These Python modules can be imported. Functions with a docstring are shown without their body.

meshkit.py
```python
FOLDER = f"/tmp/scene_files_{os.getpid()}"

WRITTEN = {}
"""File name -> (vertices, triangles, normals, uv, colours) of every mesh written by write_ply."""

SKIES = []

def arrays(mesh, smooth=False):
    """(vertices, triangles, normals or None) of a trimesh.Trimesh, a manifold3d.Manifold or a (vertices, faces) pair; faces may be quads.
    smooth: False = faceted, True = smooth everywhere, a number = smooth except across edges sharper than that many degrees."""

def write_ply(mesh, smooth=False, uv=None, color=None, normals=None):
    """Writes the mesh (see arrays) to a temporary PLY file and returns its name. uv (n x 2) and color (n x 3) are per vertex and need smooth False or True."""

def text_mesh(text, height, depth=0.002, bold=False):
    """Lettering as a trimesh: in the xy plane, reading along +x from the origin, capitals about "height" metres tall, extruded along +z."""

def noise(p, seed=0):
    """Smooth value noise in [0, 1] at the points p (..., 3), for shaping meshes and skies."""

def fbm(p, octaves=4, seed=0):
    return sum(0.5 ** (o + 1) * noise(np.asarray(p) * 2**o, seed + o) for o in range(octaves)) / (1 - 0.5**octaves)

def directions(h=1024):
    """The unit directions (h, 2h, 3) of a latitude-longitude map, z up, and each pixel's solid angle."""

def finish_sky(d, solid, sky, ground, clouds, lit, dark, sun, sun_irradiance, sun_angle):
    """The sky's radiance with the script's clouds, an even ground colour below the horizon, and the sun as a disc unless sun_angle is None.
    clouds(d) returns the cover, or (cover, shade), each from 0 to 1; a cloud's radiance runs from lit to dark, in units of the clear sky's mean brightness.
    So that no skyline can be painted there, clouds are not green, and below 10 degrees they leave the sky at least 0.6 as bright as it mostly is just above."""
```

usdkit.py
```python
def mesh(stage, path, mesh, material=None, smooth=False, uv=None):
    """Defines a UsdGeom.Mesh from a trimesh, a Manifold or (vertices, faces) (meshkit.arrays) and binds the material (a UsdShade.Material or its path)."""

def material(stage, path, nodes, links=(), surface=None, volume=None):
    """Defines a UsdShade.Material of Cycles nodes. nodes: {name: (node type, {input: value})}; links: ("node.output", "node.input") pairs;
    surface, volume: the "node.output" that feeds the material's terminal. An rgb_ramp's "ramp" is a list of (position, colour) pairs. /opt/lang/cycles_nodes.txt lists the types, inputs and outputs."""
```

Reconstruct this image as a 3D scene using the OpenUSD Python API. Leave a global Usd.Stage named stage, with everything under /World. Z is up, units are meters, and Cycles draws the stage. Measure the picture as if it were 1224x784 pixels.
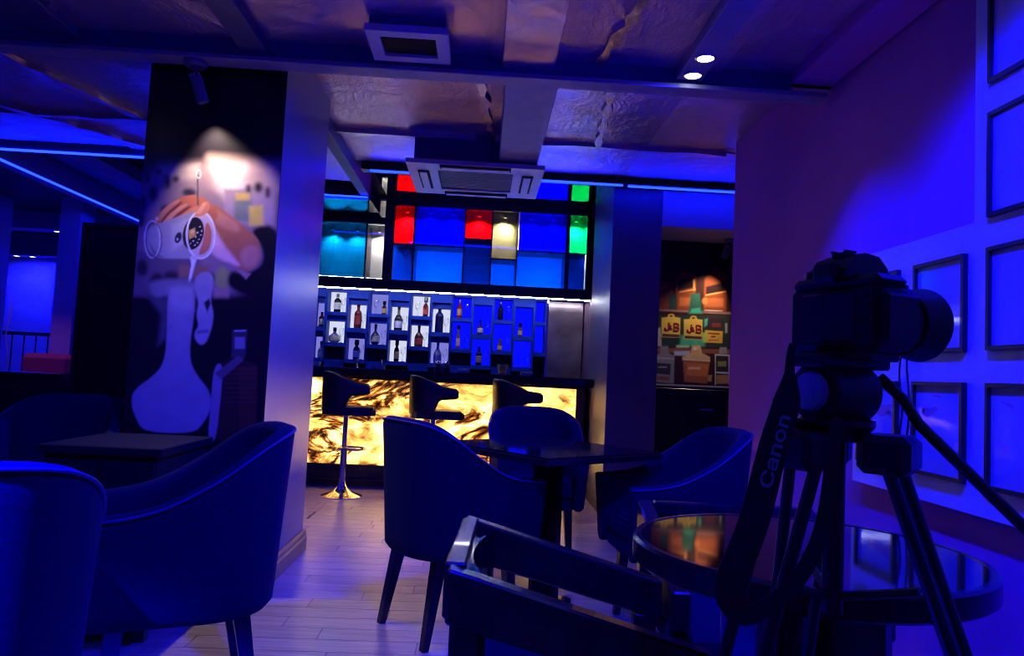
import math, random
import numpy as np, trimesh, usdkit, meshkit
from shapely.geometry import Polygon
from pxr import Usd, UsdGeom, UsdLux, UsdShade, Gf, Sdf, Vt

random.seed(7)
rng = np.random.default_rng(7)
stage = Usd.Stage.CreateInMemory()
UsdGeom.SetStageUpAxis(stage, "Z")
UsdGeom.SetStageMetersPerUnit(stage, 1.0)
UsdGeom.Xform.Define(stage, "/World")
UsdGeom.Scope.Define(stage, "/World/Looks")

# ------------------------------------------------------------------ camera
EYE = np.array([0, 0, 1.08])
yaw, pitch, roll = np.radians(2.3), np.radians(3.55), np.radians(2.75)
fw = np.array([np.sin(yaw) * np.cos(pitch), np.cos(yaw) * np.cos(pitch), np.sin(pitch)])
r0 = np.array([np.cos(yaw), -np.sin(yaw), 0.0])
u0 = np.cross(r0, fw)
rt = np.cos(roll) * r0 + np.sin(roll) * u0
up = -np.sin(roll) * r0 + np.cos(roll) * u0
cam = UsdGeom.Camera.Define(stage, "/World/view")
M = np.eye(4)
M[0, :3], M[1, :3], M[2, :3], M[3, :3] = rt, up, -fw, EYE
cam.AddTransformOp().Set(Gf.Matrix4d(*M.ravel().tolist()))
cam.CreateHorizontalApertureAttr(36.0)
cam.CreateFocalLengthAttr(36.0 * 884 / 1224)
cam.CreateClippingRangeAttr((0.05, 200.0))
cam.CreateExposureAttr(0.0)

# ------------------------------------------------------------------ light levels (the dome is an added dim blue fill through the open rear)
dome = UsdLux.DomeLight.Define(stage, "/World/evening_sky")
dome.CreateColorAttr(Gf.Vec3f(0.03, 0.0, 1.0))
dome.CreateIntensityAttr(0.055)
K_DOWN = 34.0      # blue downlights
K_ONYX = 0.46      # lamps behind the onyx
K_PANE = 26.0      # lamps in the coloured glass boxes
K_SPOT = 160.0     # warm poster spots


# ------------------------------------------------------------------ helpers
used = {}
def num(parent, name):
    k = (parent, name)
    n = used.get(k, 0); used[k] = n + 1
    return name if n == 0 else "%s_%03d" % (name, n)

def setd(p, **kw):
    for k, v in kw.items():
        if v: p.SetCustomDataByKey(k, v)

def thing(name, label, cat, loc=(0, 0, 0), rz=0.0, group=None, kind=None):
    x = UsdGeom.Xform.Define(stage, "/World/" + num("/World", name))
    x.AddTranslateOp().Set(Gf.Vec3d(*map(float, loc)))
    if rz: x.AddRotateZOp().Set(float(rz))
    setd(x.GetPrim(), label=label, category=cat, group=group, kind=kind)
    return x.GetPrim()

def struct(name, label, cat="room"):
    x = UsdGeom.Xform.Define(stage, "/World/" + num("/World", name))
    setd(x.GetPrim(), label=label, category=cat, kind="structure")
    return x.GetPrim()

def part(parent, name, mesh, mat, smooth=False, label=None, kind=None, colors=None):
    pp = str(parent.GetPath())
    m = usdkit.mesh(stage, pp + "/" + num(pp, name), mesh, mat, smooth=smooth)
    setd(m.GetPrim(), label=label, kind=kind)
    if colors is not None:
        UsdGeom.PrimvarsAPI(m).CreatePrimvar("print", Sdf.ValueTypeNames.Color3fArray, "vertex").Set(Vt.Vec3fArray.FromNumpy(np.asarray(colors, np.float32)))
    return m.GetPrim()

def solo(name, mesh, mat, label, cat, smooth=False, group=None, kind=None):
    m = usdkit.mesh(stage, "/World/" + num("/World", name), mesh, mat, smooth=smooth)
    setd(m.GetPrim(), label=label, category=cat, group=group, kind=kind)
    return m.GetPrim()

def copy_of(root, loc, rz, label, cat, group=None):
    name = root.GetName()
    x = UsdGeom.Xform.Define(stage, "/World/" + num("/World", name))
    x.GetPrim().GetReferences().AddInternalReference(root.GetPath())
    x.ClearXformOpOrder()
    x.AddTranslateOp().Set(Gf.Vec3d(*map(float, loc)))
    x.AddRotateZOp().Set(float(rz))
    x.GetPrim().SetInstanceable(True)
    setd(x.GetPrim(), label=label, category=cat, group=group)
    return x.GetPrim()

def TM(v, f): return trimesh.Trimesh(np.asarray(v, float), np.asarray(f, int), process=False)
def cat(ms): return trimesh.util.concatenate(list(ms))

BF = [(0, 2, 1), (0, 3, 2), (4, 5, 6), (4, 6, 7), (0, 1, 5), (0, 5, 4), (1, 2, 6), (1, 6, 5), (2, 3, 7), (2, 7, 6), (3, 0, 4), (3, 4, 7)]
def bx(x0, x1, y0, y1, z0, z1, c=0.0):
    if c <= 0:
        return TM([(x0, y0, z0), (x1, y0, z0), (x1, y1, z0), (x0, y1, z0), (x0, y0, z1), (x1, y0, z1), (x1, y1, z1), (x0, y1, z1)], BF)
    p = []
    for x, sx in ((x0, 1), (x1, -1)):
        for y, sy in ((y0, 1), (y1, -1)):
            for z, sz in ((z0, 1), (z1, -1)):
                p += [(x + sx * c, y + sy * c, z), (x + sx * c, y, z + sz * c), (x, y + sy * c, z + sz * c)]
    return trimesh.convex.convex_hull(np.array(p))

def frustum(c0, s0, c1, s1):
    """Tapered bar between two rectangles: centre, (half x, half y)."""
    v = []
    for c, s in ((c0, s0), (c1, s1)):
        v += [(c[0] - s[0], c[1] - s[1], c[2]), (c[0] + s[0], c[1] - s[1], c[2]), (c[0] + s[0], c[1] + s[1], c[2]), (c[0] - s[0], c[1] + s[1], c[2])]
    return TM(v, BF)

def tube(pts, r, n=10, caps=True):
    pts = np.asarray(pts, float); k = len(pts)
    rr = np.broadcast_to(np.asarray(r, float), (k,))
    t = np.gradient(pts, axis=0); t /= np.maximum(np.linalg.norm(t, axis=1, keepdims=True), 1e-9)
    a = np.array([0, 0, 1.0]) if abs(t[0][2]) < 0.9 else np.array([1.0, 0, 0])
    v = []
    for i in range(k):
        a = a - t[i] * (a @ t[i]); a /= max(np.linalg.norm(a), 1e-9)
        b = np.cross(t[i], a)
        w = np.linspace(0, 2 * np.pi, n, endpoint=False)
        v.append(pts[i] + rr[i] * (np.cos(w)[:, None] * a + np.sin(w)[:, None] * b))
    v = np.vstack(v); f = []
    for i in range(k - 1):
        for j in range(n):
            p, q = i * n + j, i * n + (j + 1) % n
            f += [(p, q, q + n), (p, q + n, p + n)]
    if caps:
        v = np.vstack([v, pts[:1], pts[-1:]]); c0, c1 = k * n, k * n + 1
        for j in range(n):
            f += [(c0, (j + 1) % n, j), (c1, (k - 1) * n + j, (k - 1) * n + (j + 1) % n)]
    return TM(v, f)

def rod(a, b, r, n=12, r2=None): return tube([a, b], [r, r if r2 is None else r2], n)

def lathe(prof, n=24, at=(0, 0, 0)):
    """prof: (radius, z) from the bottom to the top; closed on the axis."""
    w = np.linspace(0, 2 * np.pi, n, endpoint=False)
    v = np.vstack([np.c_[r * np.cos(w), r * np.sin(w), np.full(n, z)] for r, z in prof]); f = []
    for i in range(len(prof) - 1):
        for j in range(n):
            p, q = i * n + j, i * n + (j + 1) % n
            f += [(p, q, q + n), (p, q + n, p + n)]
    k = len(prof)
    v = np.vstack([v, [(0, 0, prof[0][1])], [(0, 0, prof[-1][1])]])
    for j in range(n):
        f += [(k * n, (j + 1) % n, j), (k * n + 1, (k - 1) * n + j, (k - 1) * n + (j + 1) % n)]
    return TM(v + np.asarray(at, float), f)

def torus(R, r, at=(0, 0, 0), n=28, m=8):
    a, b = np.linspace(0, 2 * np.pi, n, endpoint=False), np.linspace(0, 2 * np.pi, m, endpoint=False)
    v = np.array([((R + r * np.cos(q)) * np.cos(p), (R + r * np.cos(q)) * np.sin(p), r * np.sin(q)) for p in a for q in b]) + np.asarray(at)
    f = []
    for i in range(n):
        for j in range(m):
            p, q, s, t = i * m + j, ((i + 1) % n) * m + j, ((i + 1) % n) * m + (j + 1) % m, i * m + (j + 1) % m
            f += [(p, q, s), (p, s, t)]
    return TM(v, f)

def prism(poly, h, holes=()):
    return trimesh.creation.extrude_polygon(Polygon(poly, holes), h, engine="earcut")

def moved(m, loc=(0, 0, 0), rx=0, ry=0, rz=0):
    m = m.copy()
    for ang, ax in ((rx, (1, 0, 0)), (ry, (0, 1, 0)), (rz, (0, 0, 1))):
        if ang: m.apply_transform(trimesh.transformations.rotation_matrix(math.radians(ang), ax))
    m.apply_translation(loc)
    return m

def frame_box(x0, x1, z0, z1, w, y0, y1):
    """A rectangular ring standing in the xz plane."""
    return cat([bx(x0, x1, y0, y1, z0, z0 + w), bx(x0, x1, y0, y1, z1 - w, z1), bx(x0, x0 + w, y0, y1, z0 + w, z1 - w), bx(x1 - w, x1, y0, y1, z0 + w, z1 - w)])

def shell(path, zb, zt, th, flare=0.0, z0=0.4, nz=9):
    """An upholstered wrap-around back: path of (x, y), bottom and top heights along it, thickness, outward lean per metre."""
    path = np.asarray(path, float); k = len(path)
    t = np.gradient(path, axis=0); t /= np.linalg.norm(t, axis=1, keepdims=True)
    nrm = np.c_[t[:, 1], -t[:, 0]]
    if (nrm * path).sum() < 0: nrm = -nrm
    rows = []
    for i in range(k):
        b, tp = zb[i], zt[i]; col = []
        zs = np.linspace(b + 0.02, tp - th * 0.5, nz)
        def at(o, z): 
            p = path[i] * (1 + flare * (z - z0)) + nrm[i] * o
            return (p[0], p[1], z)
        for z in zs: col.append(at(0.0, z))
        for a in (35, 70, 110, 145): col.append(at(-th / 2 + th / 2 * math.cos(math.radians(a)), tp - th / 2 + th / 2 * math.sin(math.radians(a))))
        for z in zs[::-1]: col.append(at(-th, z))
        col.append(at(-th * 0.75, b)); col.append(at(-th * 0.25, b))
        rows.append(col)
    m = len(rows[0]); v = np.array(rows).reshape(-1, 3); f = []
    for i in range(k - 1):
        for j in range(m):
            p, q = i * m + j, i * m + (j + 1) % m
            f += [(p, q, q + m), (p, q + m, p + m)]
    for i, s in ((0, 1), (k - 1, -1)):
        c = len(v); v = np.vstack([v, v[i * m:(i + 1) * m].mean(0, keepdims=True)])
        for j in range(m):
            p, q = i * m + j, i * m + (j + 1) % m
            f.append((c, q, p) if s > 0 else (c, p, q))
    out = TM(v, f)
    if out.volume < 0: out.invert()
    return out

# ------------------------------------------------------------------ materials
def mat(name, nodes, links, surface): return usdkit.material(stage, "/World/Looks/" + name, nodes, links, surface=surface)

def pm(name, col, rough=0.5, metal=0.0, spec=0.5, noise=None, bump=None, coat=0.0, **kw):
    """A principled material; noise = (scale, amount) varies the colour, bump = (scale, strength)."""
    n = {"p": ("principled_bsdf", {"base_color": col, "roughness": rough, "metallic": metal, "specular_ior_level": spec, "coat_weight": coat, **kw}), "tc": ("texture_coordinate", {})}
    l = []
    if noise:
        s, a = noise
        n["nz"] = ("noise_texture", {"scale": s, "detail": 4.0})
        n["rp"] = ("rgb_ramp", {"ramp": [(0.3, [c * (1 - a) for c in col]), (0.7, [min(1, c * (1 + a)) for c in col])]})
        l += [("tc.object", "nz.vector"), ("nz.fac", "rp.fac"), ("rp.color", "p.base_color")]
    if bump:
        s, a = bump
        n["bn"] = ("noise_texture", {"scale": s, "detail": 5.0})
        n["bp"] = ("bump", {"strength": a, "distance": 0.02})
        l += [("tc.object", "bn.vector"), ("bn.fac", "bp.height"), ("bp.normal", "p.normal")]
    return mat(name, n, l, "p.BSDF")

def em(name, col, strength):
    return mat(name, {"e": ("emission", {"color": col, "strength": strength})}, [], "e.emission")

def glass_tint(name, col, gloss=0.06):
    return mat(name, {"t": ("transparent_bsdf", {"color": col}), "g": ("glossy_bsdf", {"color": (1, 1, 1), "roughness": 0.03}), "f": ("fresnel", {"IOR": 1.45}), "m": ("mix_closure", {})},
               [("f.fac", "m.fac"), ("t.BSDF", "m.closure1"), ("g.BSDF", "m.closure2")], "m.closure")

def clear_glass(name, col=(1, 1, 1)):
    return pm(name, col, 0.02, transmission_weight=1.0, ior=1.45)

L = {}
L["paint"] = pm("wall_paint", (0.62, 0.13, 0.46), 0.75, spec=0.2, noise=(3, 0.05), bump=(60, 0.04))
L["dark_paint"] = pm("dark_paint", (0.05, 0.05, 0.10), 0.6, spec=0.3)
L["white_panel"] = pm("white_panel", (0.72, 0.72, 0.78), 0.5, noise=(2, 0.03))
L["pillar"] = pm("pillar_laminate", (0.20, 0.19, 0.21), 0.34, spec=0.5, noise=(2.5, 0.05))
L["column"] = pm("column_laminate", (0.14, 0.13, 0.20), 0.4, noise=(2.5, 0.05))
L["skirting"] = pm("skirting", (0.10, 0.08, 0.08), 0.35, noise=(6, 0.2))
L["lintel"] = pm("lintel_paint", (0.62, 0.58, 0.62), 0.6)
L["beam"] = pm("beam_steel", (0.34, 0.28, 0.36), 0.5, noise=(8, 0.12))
L["black"] = pm("black_frame", (0.008, 0.008, 0.014), 0.4)
L["black_matte"] = pm("black_matte", (0.006, 0.006, 0.012), 0.7, spec=0.2)
L["black_gloss"] = pm("black_gloss", (0.006, 0.006, 0.01), 0.06, coat=0.3)
L["wood_dark"] = pm("dark_stained_wood", (0.012, 0.010, 0.016), 0.22, coat=0.3, noise=(14, 0.4))
L["fabric"] = pm("navy_upholstery", (0.003, 0.004, 0.036), 0.85, spec=0.15, noise=(90, 0.15), bump=(260, 0.12), sheen_weight=0.05, sheen_tint=(0.3, 0.35, 0.9))
L["piping"] = pm("navy_piping", (0.05, 0.05, 0.16), 0.5)
L["chrome"] = pm("chrome", (0.85, 0.84, 0.86), 0.10, metal=1.0)
L["stool_leather"] = pm("stool_leather", (0.020, 0.014, 0.012), 0.42, noise=(30, 0.2))
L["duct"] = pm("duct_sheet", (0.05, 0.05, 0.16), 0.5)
L["white_plastic"] = pm("white_plastic", (0.62, 0.58, 0.62), 0.45)
L["grille"] = pm("grille_dark", (0.10, 0.06, 0.10), 0.6)
L["counter"] = pm("counter_stone", (0.012, 0.010, 0.014), 0.12, noise=(20, 0.5))
L["shelf_board"] = pm("shelf_board", (0.004, 0.035, 0.40), 0.6, spec=0.2)
L["shelf_dark"] = pm("shelf_backing", (0.02, 0.03, 0.07), 0.4)  # plain dark tone of the lower panel and a cup rim
L["mirror"] = pm("smoked_mirror", (0.62, 0.60, 0.62), 0.03, metal=1.0)
L["bronze_glass"] = pm("bronze_glass", (0.30, 0.22, 0.22), 0.2, metal=0.5, noise=(3, 0.5))
L["box_white"] = pm("box_white", (0.85, 0.85, 0.85), 0.8)
L["rubber"] = pm("camera_rubber", (0.012, 0.012, 0.02), 0.5, bump=(300, 0.1))
L["camera_body"] = pm("camera_body", (0.015, 0.015, 0.025), 0.38)
L["tripod_metal"] = pm("tripod_metal", (0.02, 0.02, 0.03), 0.35)
L["strap"] = pm("strap_web", (0.015, 0.015, 0.03), 0.7, bump=(400, 0.1))
L["strap_text"] = pm("strap_text", (0.34, 0.34, 0.50), 0.6)
L["sofa_red"] = pm("salmon_upholstery", (0.72, 0.18, 0.20), 0.8)
L["cream"] = pm("cream_card", (0.75, 0.70, 0.60), 0.6)
L["lens_glass"] = pm("lens_glass", (0.01, 0.01, 0.03), 0.03, coat=1.0)
L["picture_glass"] = pm("picture_glass", (0.55, 0.55, 0.62), 0.06, spec=0.6)
L["clear"] = clear_glass("clear_glass")
L["frost"] = pm("acrylic", (0.7, 0.7, 0.85), 0.2, transmission_weight=0.6)

# foil: crumpled silver insulation, with creases along it
L["foil"] = mat("silver_foil", {
    "tc": ("texture_coordinate", {}), "oi": ("object_info", {}),
    "n1": ("noise_texture", {"scale": 4.5, "detail": 7.0, "roughness": 0.62, "distortion": 0.8}),
    "mp": ("mapping", {"scale": (14.0, 3.0, 1.0)}),
    "n2": ("noise_texture", {"scale": 1.5, "detail": 3.0}),
    "ad": ("math", {"math_type": "multiply_add", "value2": 0.25}),
    "b": ("bump", {"strength": 0.8, "distance": 0.03}),
    "rr": ("map_range", {"from_min": 0.0, "from_max": 1.0, "to_min": 0.24, "to_max": 0.42}),
    "p": ("principled_bsdf", {"base_color": (0.66, 0.46, 0.60), "metallic": 0.72})},
    [("tc.object", "n1.vector"), ("tc.object", "mp.vector"), ("mp.vector", "n2.vector"), ("n2.fac", "ad.value1"), ("n1.fac", "ad.value3"), ("ad.value", "b.height"),
     ("b.normal", "p.normal"), ("oi.random", "rr.value"), ("rr.result", "p.roughness")], "p.BSDF")
L["tape"] = pm("foil_tape", (0.66, 0.50, 0.62), 0.3, metal=1.0, bump=(40, 0.3))

# floor planks: grey-brown wood-look, tone differs per plank
L["plank"] = mat("wood_plank", {
    "tc": ("texture_coordinate", {}), "oi": ("object_info", {}),
    "mp": ("mapping", {"scale": (2.0, 26.0, 1.0)}),
    "n": ("noise_texture", {"scale": 2.0, "detail": 6.0, "distortion": 0.6}),
    "rp": ("rgb_ramp", {"ramp": [(0.25, (0.36, 0.26, 0.23)), (0.5, (0.48, 0.36, 0.32)), (0.75, (0.58, 0.46, 0.41))]}),
    "tr": ("map_range", {"from_min": 0.0, "from_max": 1.0, "to_min": 0.78, "to_max": 1.05}),
    "h": ("hsv", {"saturation": 0.9}),
    "b": ("bump", {"strength": 0.06, "distance": 0.01}),
    "p": ("principled_bsdf", {"roughness": 0.30, "specular_ior_level": 0.5})},
    [("tc.object", "mp.vector"), ("mp.vector", "n.vector"), ("n.fac", "rp.fac"), ("rp.color", "h.color"), ("oi.random", "tr.value"), ("tr.result", "h.value"),
     ("h.color", "p.base_color"), ("n.fac", "b.height"), ("b.normal", "p.normal")], "p.BSDF")
L["grout"] = pm("plank_joint", (0.06, 0.045, 0.045), 0.6)

# onyx: translucent honey stone with dark veins, lit by lamps behind it
L["onyx"] = mat("honey_onyx", {
    "tc": ("texture_coordinate", {}),
    "mp": ("mapping", {"rotation": (0, 0.55, 0.0), "scale": (1.0, 1.0, 1.9)}),
    "n1": ("noise_texture", {"scale": 1.25, "detail": 10.0, "roughness": 0.62, "distortion": 1.1}),
    "v1": ("rgb_ramp", {"ramp": [(0.0, (1, 1, 1)), (0.44, (1, 1, 1)), (0.475, (0.16, 0.08, 0.05)), (0.495, (0.006, 0.004, 0.006)), (0.51, (0.02, 0.012, 0.01)), (0.525, (0.25, 0.13, 0.07)), (0.55, (1, 1, 1)), (1.0, (1, 1, 1))]}),
    "n3": ("noise_texture", {"scale": 1.3, "detail": 2.0}),
    "v3": ("rgb_ramp", {"ramp": [(0.36, (0, 0, 0)), (0.48, (1, 1, 1))]}),
    "mv": ("mix", {"color1": (1, 1, 1)}),
    "n2": ("noise_texture", {"scale": 3.4, "detail": 8.0, "roughness": 0.6, "distortion": 1.2}),
    "v2": ("rgb_ramp", {"ramp": [(0.34, (0.16, 0.07, 0.03)), (0.43, (0.52, 0.26, 0.08)), (0.52, (0.88, 0.58, 0.22)), (0.64, (0.98, 0.82, 0.46))]}),
    "mx": ("mix", {"mix_type": "multiply", "fac": 1.0}),
    "t": ("translucent_bsdf", {}), "g": ("glossy_bsdf", {"color": (0.8, 0.8, 0.8), "roughness": 0.1}), "f": ("fresnel", {"IOR": 1.45}), "mc": ("mix_closure", {})},
    [("tc.object", "mp.vector"), ("mp.vector", "n1.vector"), ("mp.vector", "n2.vector"), ("mp.vector", "n3.vector"), ("n1.fac", "v1.fac"), ("n3.fac", "v3.fac"), ("v3.color", "mv.fac"), ("v1.color", "mv.color2"),
     ("n2.fac", "v2.fac"), ("mv.color", "mx.color1"), ("v2.color", "mx.color2"), ("mx.color", "t.color"), ("f.fac", "mc.fac"), ("t.BSDF", "mc.closure1"), ("g.BSDF", "mc.closure2")], "mc.closure")

L["print"] = mat("poster_print", {"a": ("attribute", {"attribute": "print"}), "p": ("principled_bsdf", {"roughness": 0.28, "specular_ior_level": 0.5})}, [("a.color", "p.base_color")], "p.BSDF")

L["blue_strip"] = em("blue_light_strip", (0.0015, 0.006, 1.0), 30.0)
L["blue_strip_dim"] = em("blue_light_strip_dim", (0.01, 0.03, 1.0), 1.2)
L["white_strip"] = em("white_light_strip", (0.72, 0.76, 1.0), 34.0)
L["down_lens"] = em("downlight_lens", (0.55, 0.65, 1.0), 14.0)
L["pane_lens"] = em("small_lamp_lens", (1.0, 0.92, 0.8), 12.0)
L["spot_lens"] = em("spot_lens", (1.0, 0.9, 0.75), 20.0)
L["niche_white"] = em("niche_back_white", (0.72, 0.76, 1.0), 0.9)
L["niche_pale"] = em("niche_back_pale", (0.26, 0.26, 0.9), 0.75)
L["niche_blue"] = em("niche_back_blue", (0.002, 0.004, 1.0), 1.1)

def lamp_spot(parent, pos, aim, col, power, radius=0.02, cone=40.0, soft=0.6, name="lamp"):
    pp = str(parent.GetPath())
    s = UsdLux.SphereLight.Define(stage, pp + "/" + num(pp, name))
    d = np.asarray(aim, float) - np.asarray(pos, float); d /= np.linalg.norm(d)
    z = -d; x = np.cross([0, 1, 0] if abs(z[1]) < 0.9 else [1, 0, 0], z); x /= np.linalg.norm(x); y = np.cross(z, x)
    m = np.eye(4); m[0, :3], m[1, :3], m[2, :3], m[3, :3] = x, y, z, pos
    s.AddTransformOp().Set(Gf.Matrix4d(*m.ravel().tolist()))
    s.CreateRadiusAttr(radius); s.CreateColorAttr(Gf.Vec3f(*col)); s.CreateIntensityAttr(power); s.CreateNormalizeAttr(True)
    if cone:
        sh = UsdLux.ShapingAPI.Apply(s.GetPrim()); sh.CreateShapingConeAngleAttr(cone); sh.CreateShapingConeSoftnessAttr(soft)
    return s

# ================================================================== THE ROOM
def at_world(name, label, catg, base, **kw):
    """A thing whose parts are given in room coordinates: its Xform still stands at its base."""
    p = thing(name, label, catg, base, **kw); OFFS[str(p.GetPath())] = np.asarray(base, float); return p
OFFS = {}
_part = part
def part(parent, name, mesh, m, smooth=False, label=None, kind=None, colors=None):
    o = OFFS.get(str(parent.GetPath()))
    if o is not None:
        mesh = mesh.copy(); mesh.apply_translation(-o)
    q = _part(parent, name, mesh, m, smooth, label, kind, colors)
    if o is not None: OFFS[str(q.GetPath())] = o
    return q
def lampw(parent, pos, aim, *a, **k):
    o = OFFS.get(str(parent.GetPath()), np.zeros(3))
    return lamp_spot(parent, np.asarray(pos, float) - o, np.asarray(aim, float) - o, *a, **k)

CZ = 2.67
# ---- floor: a joint-coloured bed with planks laid along x; the far rooms get joined planks
fl = struct("floor", "wood-look plank floor with thin dark joints", "floor")
part(fl, "floor_bed", bx(-9.0, 3.2, -3.0, 14.0, -0.06, -0.004), L["grout"])
PW, PL = 0.128, 0.86
def plank_row(y, x0, x1, seed):
    r = random.Random(seed); x = x0 - r.random() * PL; out = []
    while x < x1:
        a, b = max(x, x0), min(x + PL, x1)
        if b - a > 0.02: out.append(bx(a + 0.0015, b - 0.0015, y + 0.0015, y + PW - 0.0015, -0.03, 0.0))
        x += PL
    return out
rest = []
for i in range(int(17.0 / PW)):
    y = -3.0 + i * PW
    if 2.1 < y < 6.7:
        for pmesh in plank_row(y, -1.15, 2.0, i): part(fl, "plank", pmesh, L["plank"])
        rest += plank_row(y, -9.0, -1.15, 1000 + i) + plank_row(y, 2.0, 3.2, 2000 + i)
    else:
        rest += plank_row(y, -9.0, 3.2, 3000 + i)
part(fl, "plank", cat(rest), L["plank"], kind="stuff")

# ---- ceiling: board with foil sheets and taped seams
ce = struct("ceiling", "ceiling lined with crumpled silver foil sheets and taped seams", "ceiling")
part(ce, "ceiling_board", bx(-9.0, 3.2, -3.0, 14.0, 2.80, 2.9), L["dark_paint"])
def foil_piece(x0, x1, y0, y1, dz=0.0):
    dz += 0.125 if y1 < 3.4 else 0.0
    nx, ny = max(4, int((x1 - x0) / 0.06)), max(4, int((y1 - y0) / 0.06))
    gx, gy = np.meshgrid(np.linspace(x0, x1, nx), np.linspace(y0, y1, ny), indexing="ij")
    p = np.stack([gx * 2.1, gy * 2.1, np.full_like(gx, 3.3)], -1)
    ang = (meshkit.fbm(p, 4, 5) - 0.5) * 0.030 + (meshkit.fbm(p * [4.0, 0.7, 1], 2, 9) - 0.5) * 0.010
    low = np.stack([gx, gy, CZ - dz + ang], -1).reshape(-1, 3)
    top = low.copy(); top[:, 2] = 2.80
    f = []
    for i in range(nx - 1):
        for j in range(ny - 1):
            a = i * ny + j
            f += [(a, a + 1, a + ny + 1), (a, a + ny + 1, a + ny)]
    n = nx * ny
    ring = [i * ny for i in range(nx)] + [(nx - 1) * ny + j for j in range(1, ny)] + [i * ny + ny - 1 for i in range(nx - 2, -1, -1)] + [j for j in range(ny - 2, 0, -1)]
    for a, b in zip(ring, ring[1:] + ring[:1]): f += [(a, b, b + n), (a, b + n, a + n)]
    return TM(np.vstack([low, top]), f)
xs = [-8.6, -6.6, -4.6, -2.75, -1.12, -0.02, 1.05, 2.2]
for a, b in zip(xs[:-1], xs[1:]):
    yend = 5.68 if a > -1.2 else (6.3 if a > -2.8 else 5.66)
    for y0, y1 in ((-3.0, 0.2), (0.2, 2.4), (2.4, 3.35), (3.35, 4.92), (4.92, yend)):
        part(ce, "foil_sheet", foil_piece(a, b, y0, y1, rng.uniform(0, 0.012)), L["foil"], smooth=40)
def tape(pts):
    pts = np.array(pts, float); v = []; f = []
    for i, p in enumerate(pts):
        t = pts[min(i + 1, len(pts) - 1)] - pts[max(i - 1, 0)]; t /= np.linalg.norm(t); n = np.array([-t[1], t[0]])
        w = 0.022 + 0.010 * math.sin(i * 2.3)
        for s in (-1, 1):
            for z in (CZ - 0.032 - 0.004 * (i % 2) - (0.125 if pts[0][1] < 3.34 else 0), CZ + 0.03): v.append((p[0] + n[0] * s * w, p[1] + n[1] * s * w, z))
    for i in range(len(pts) - 1):
        a, b = i * 4, i * 4 + 4
        f += [(a, b, b + 2), (a, b + 2, a + 2), (a + 1, a + 3, b + 3), (a + 1, b + 3, b + 1), (a, a + 1, b + 1), (a, b + 1, b), (a + 2, b + 2, b + 3), (a + 2, b + 3, a + 3)]
    f += [(0, 2, 3), (0, 3, 1)]; k = len(v) - 4; f += [(k, k + 1, k + 3), (k, k + 3, k + 2)]
    return TM(v, f)
for p0, p1 in (((0.47, 3.3), (0.60, 2.3)), ((-0.10, 3.6), (0.0, 4.9)), ((0.62, 3.6), (0.72, 4.92)), ((-2.75, 3.5), (-2.3, 5.0)), ((-3.3, 4.6), (-2.5, 5.65)), ((-1.95, 3.3), (-1.78, 2.7)), ((-3.6, 4.95), (-1.8, 4.93)), ((-1.1, 4.92), (1.6, 4.93))):
    k = 14; part(ce, "seam_tape", tape([(p0[0] + (p1[0] - p0[0]) * t + rng.normal(0, 0.006), p0[1] + (p1[1] - p0[1]) * t + rng.normal(0, 0.006)) for t in np.linspace(0, 1, k)]), L["tape"])

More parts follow.
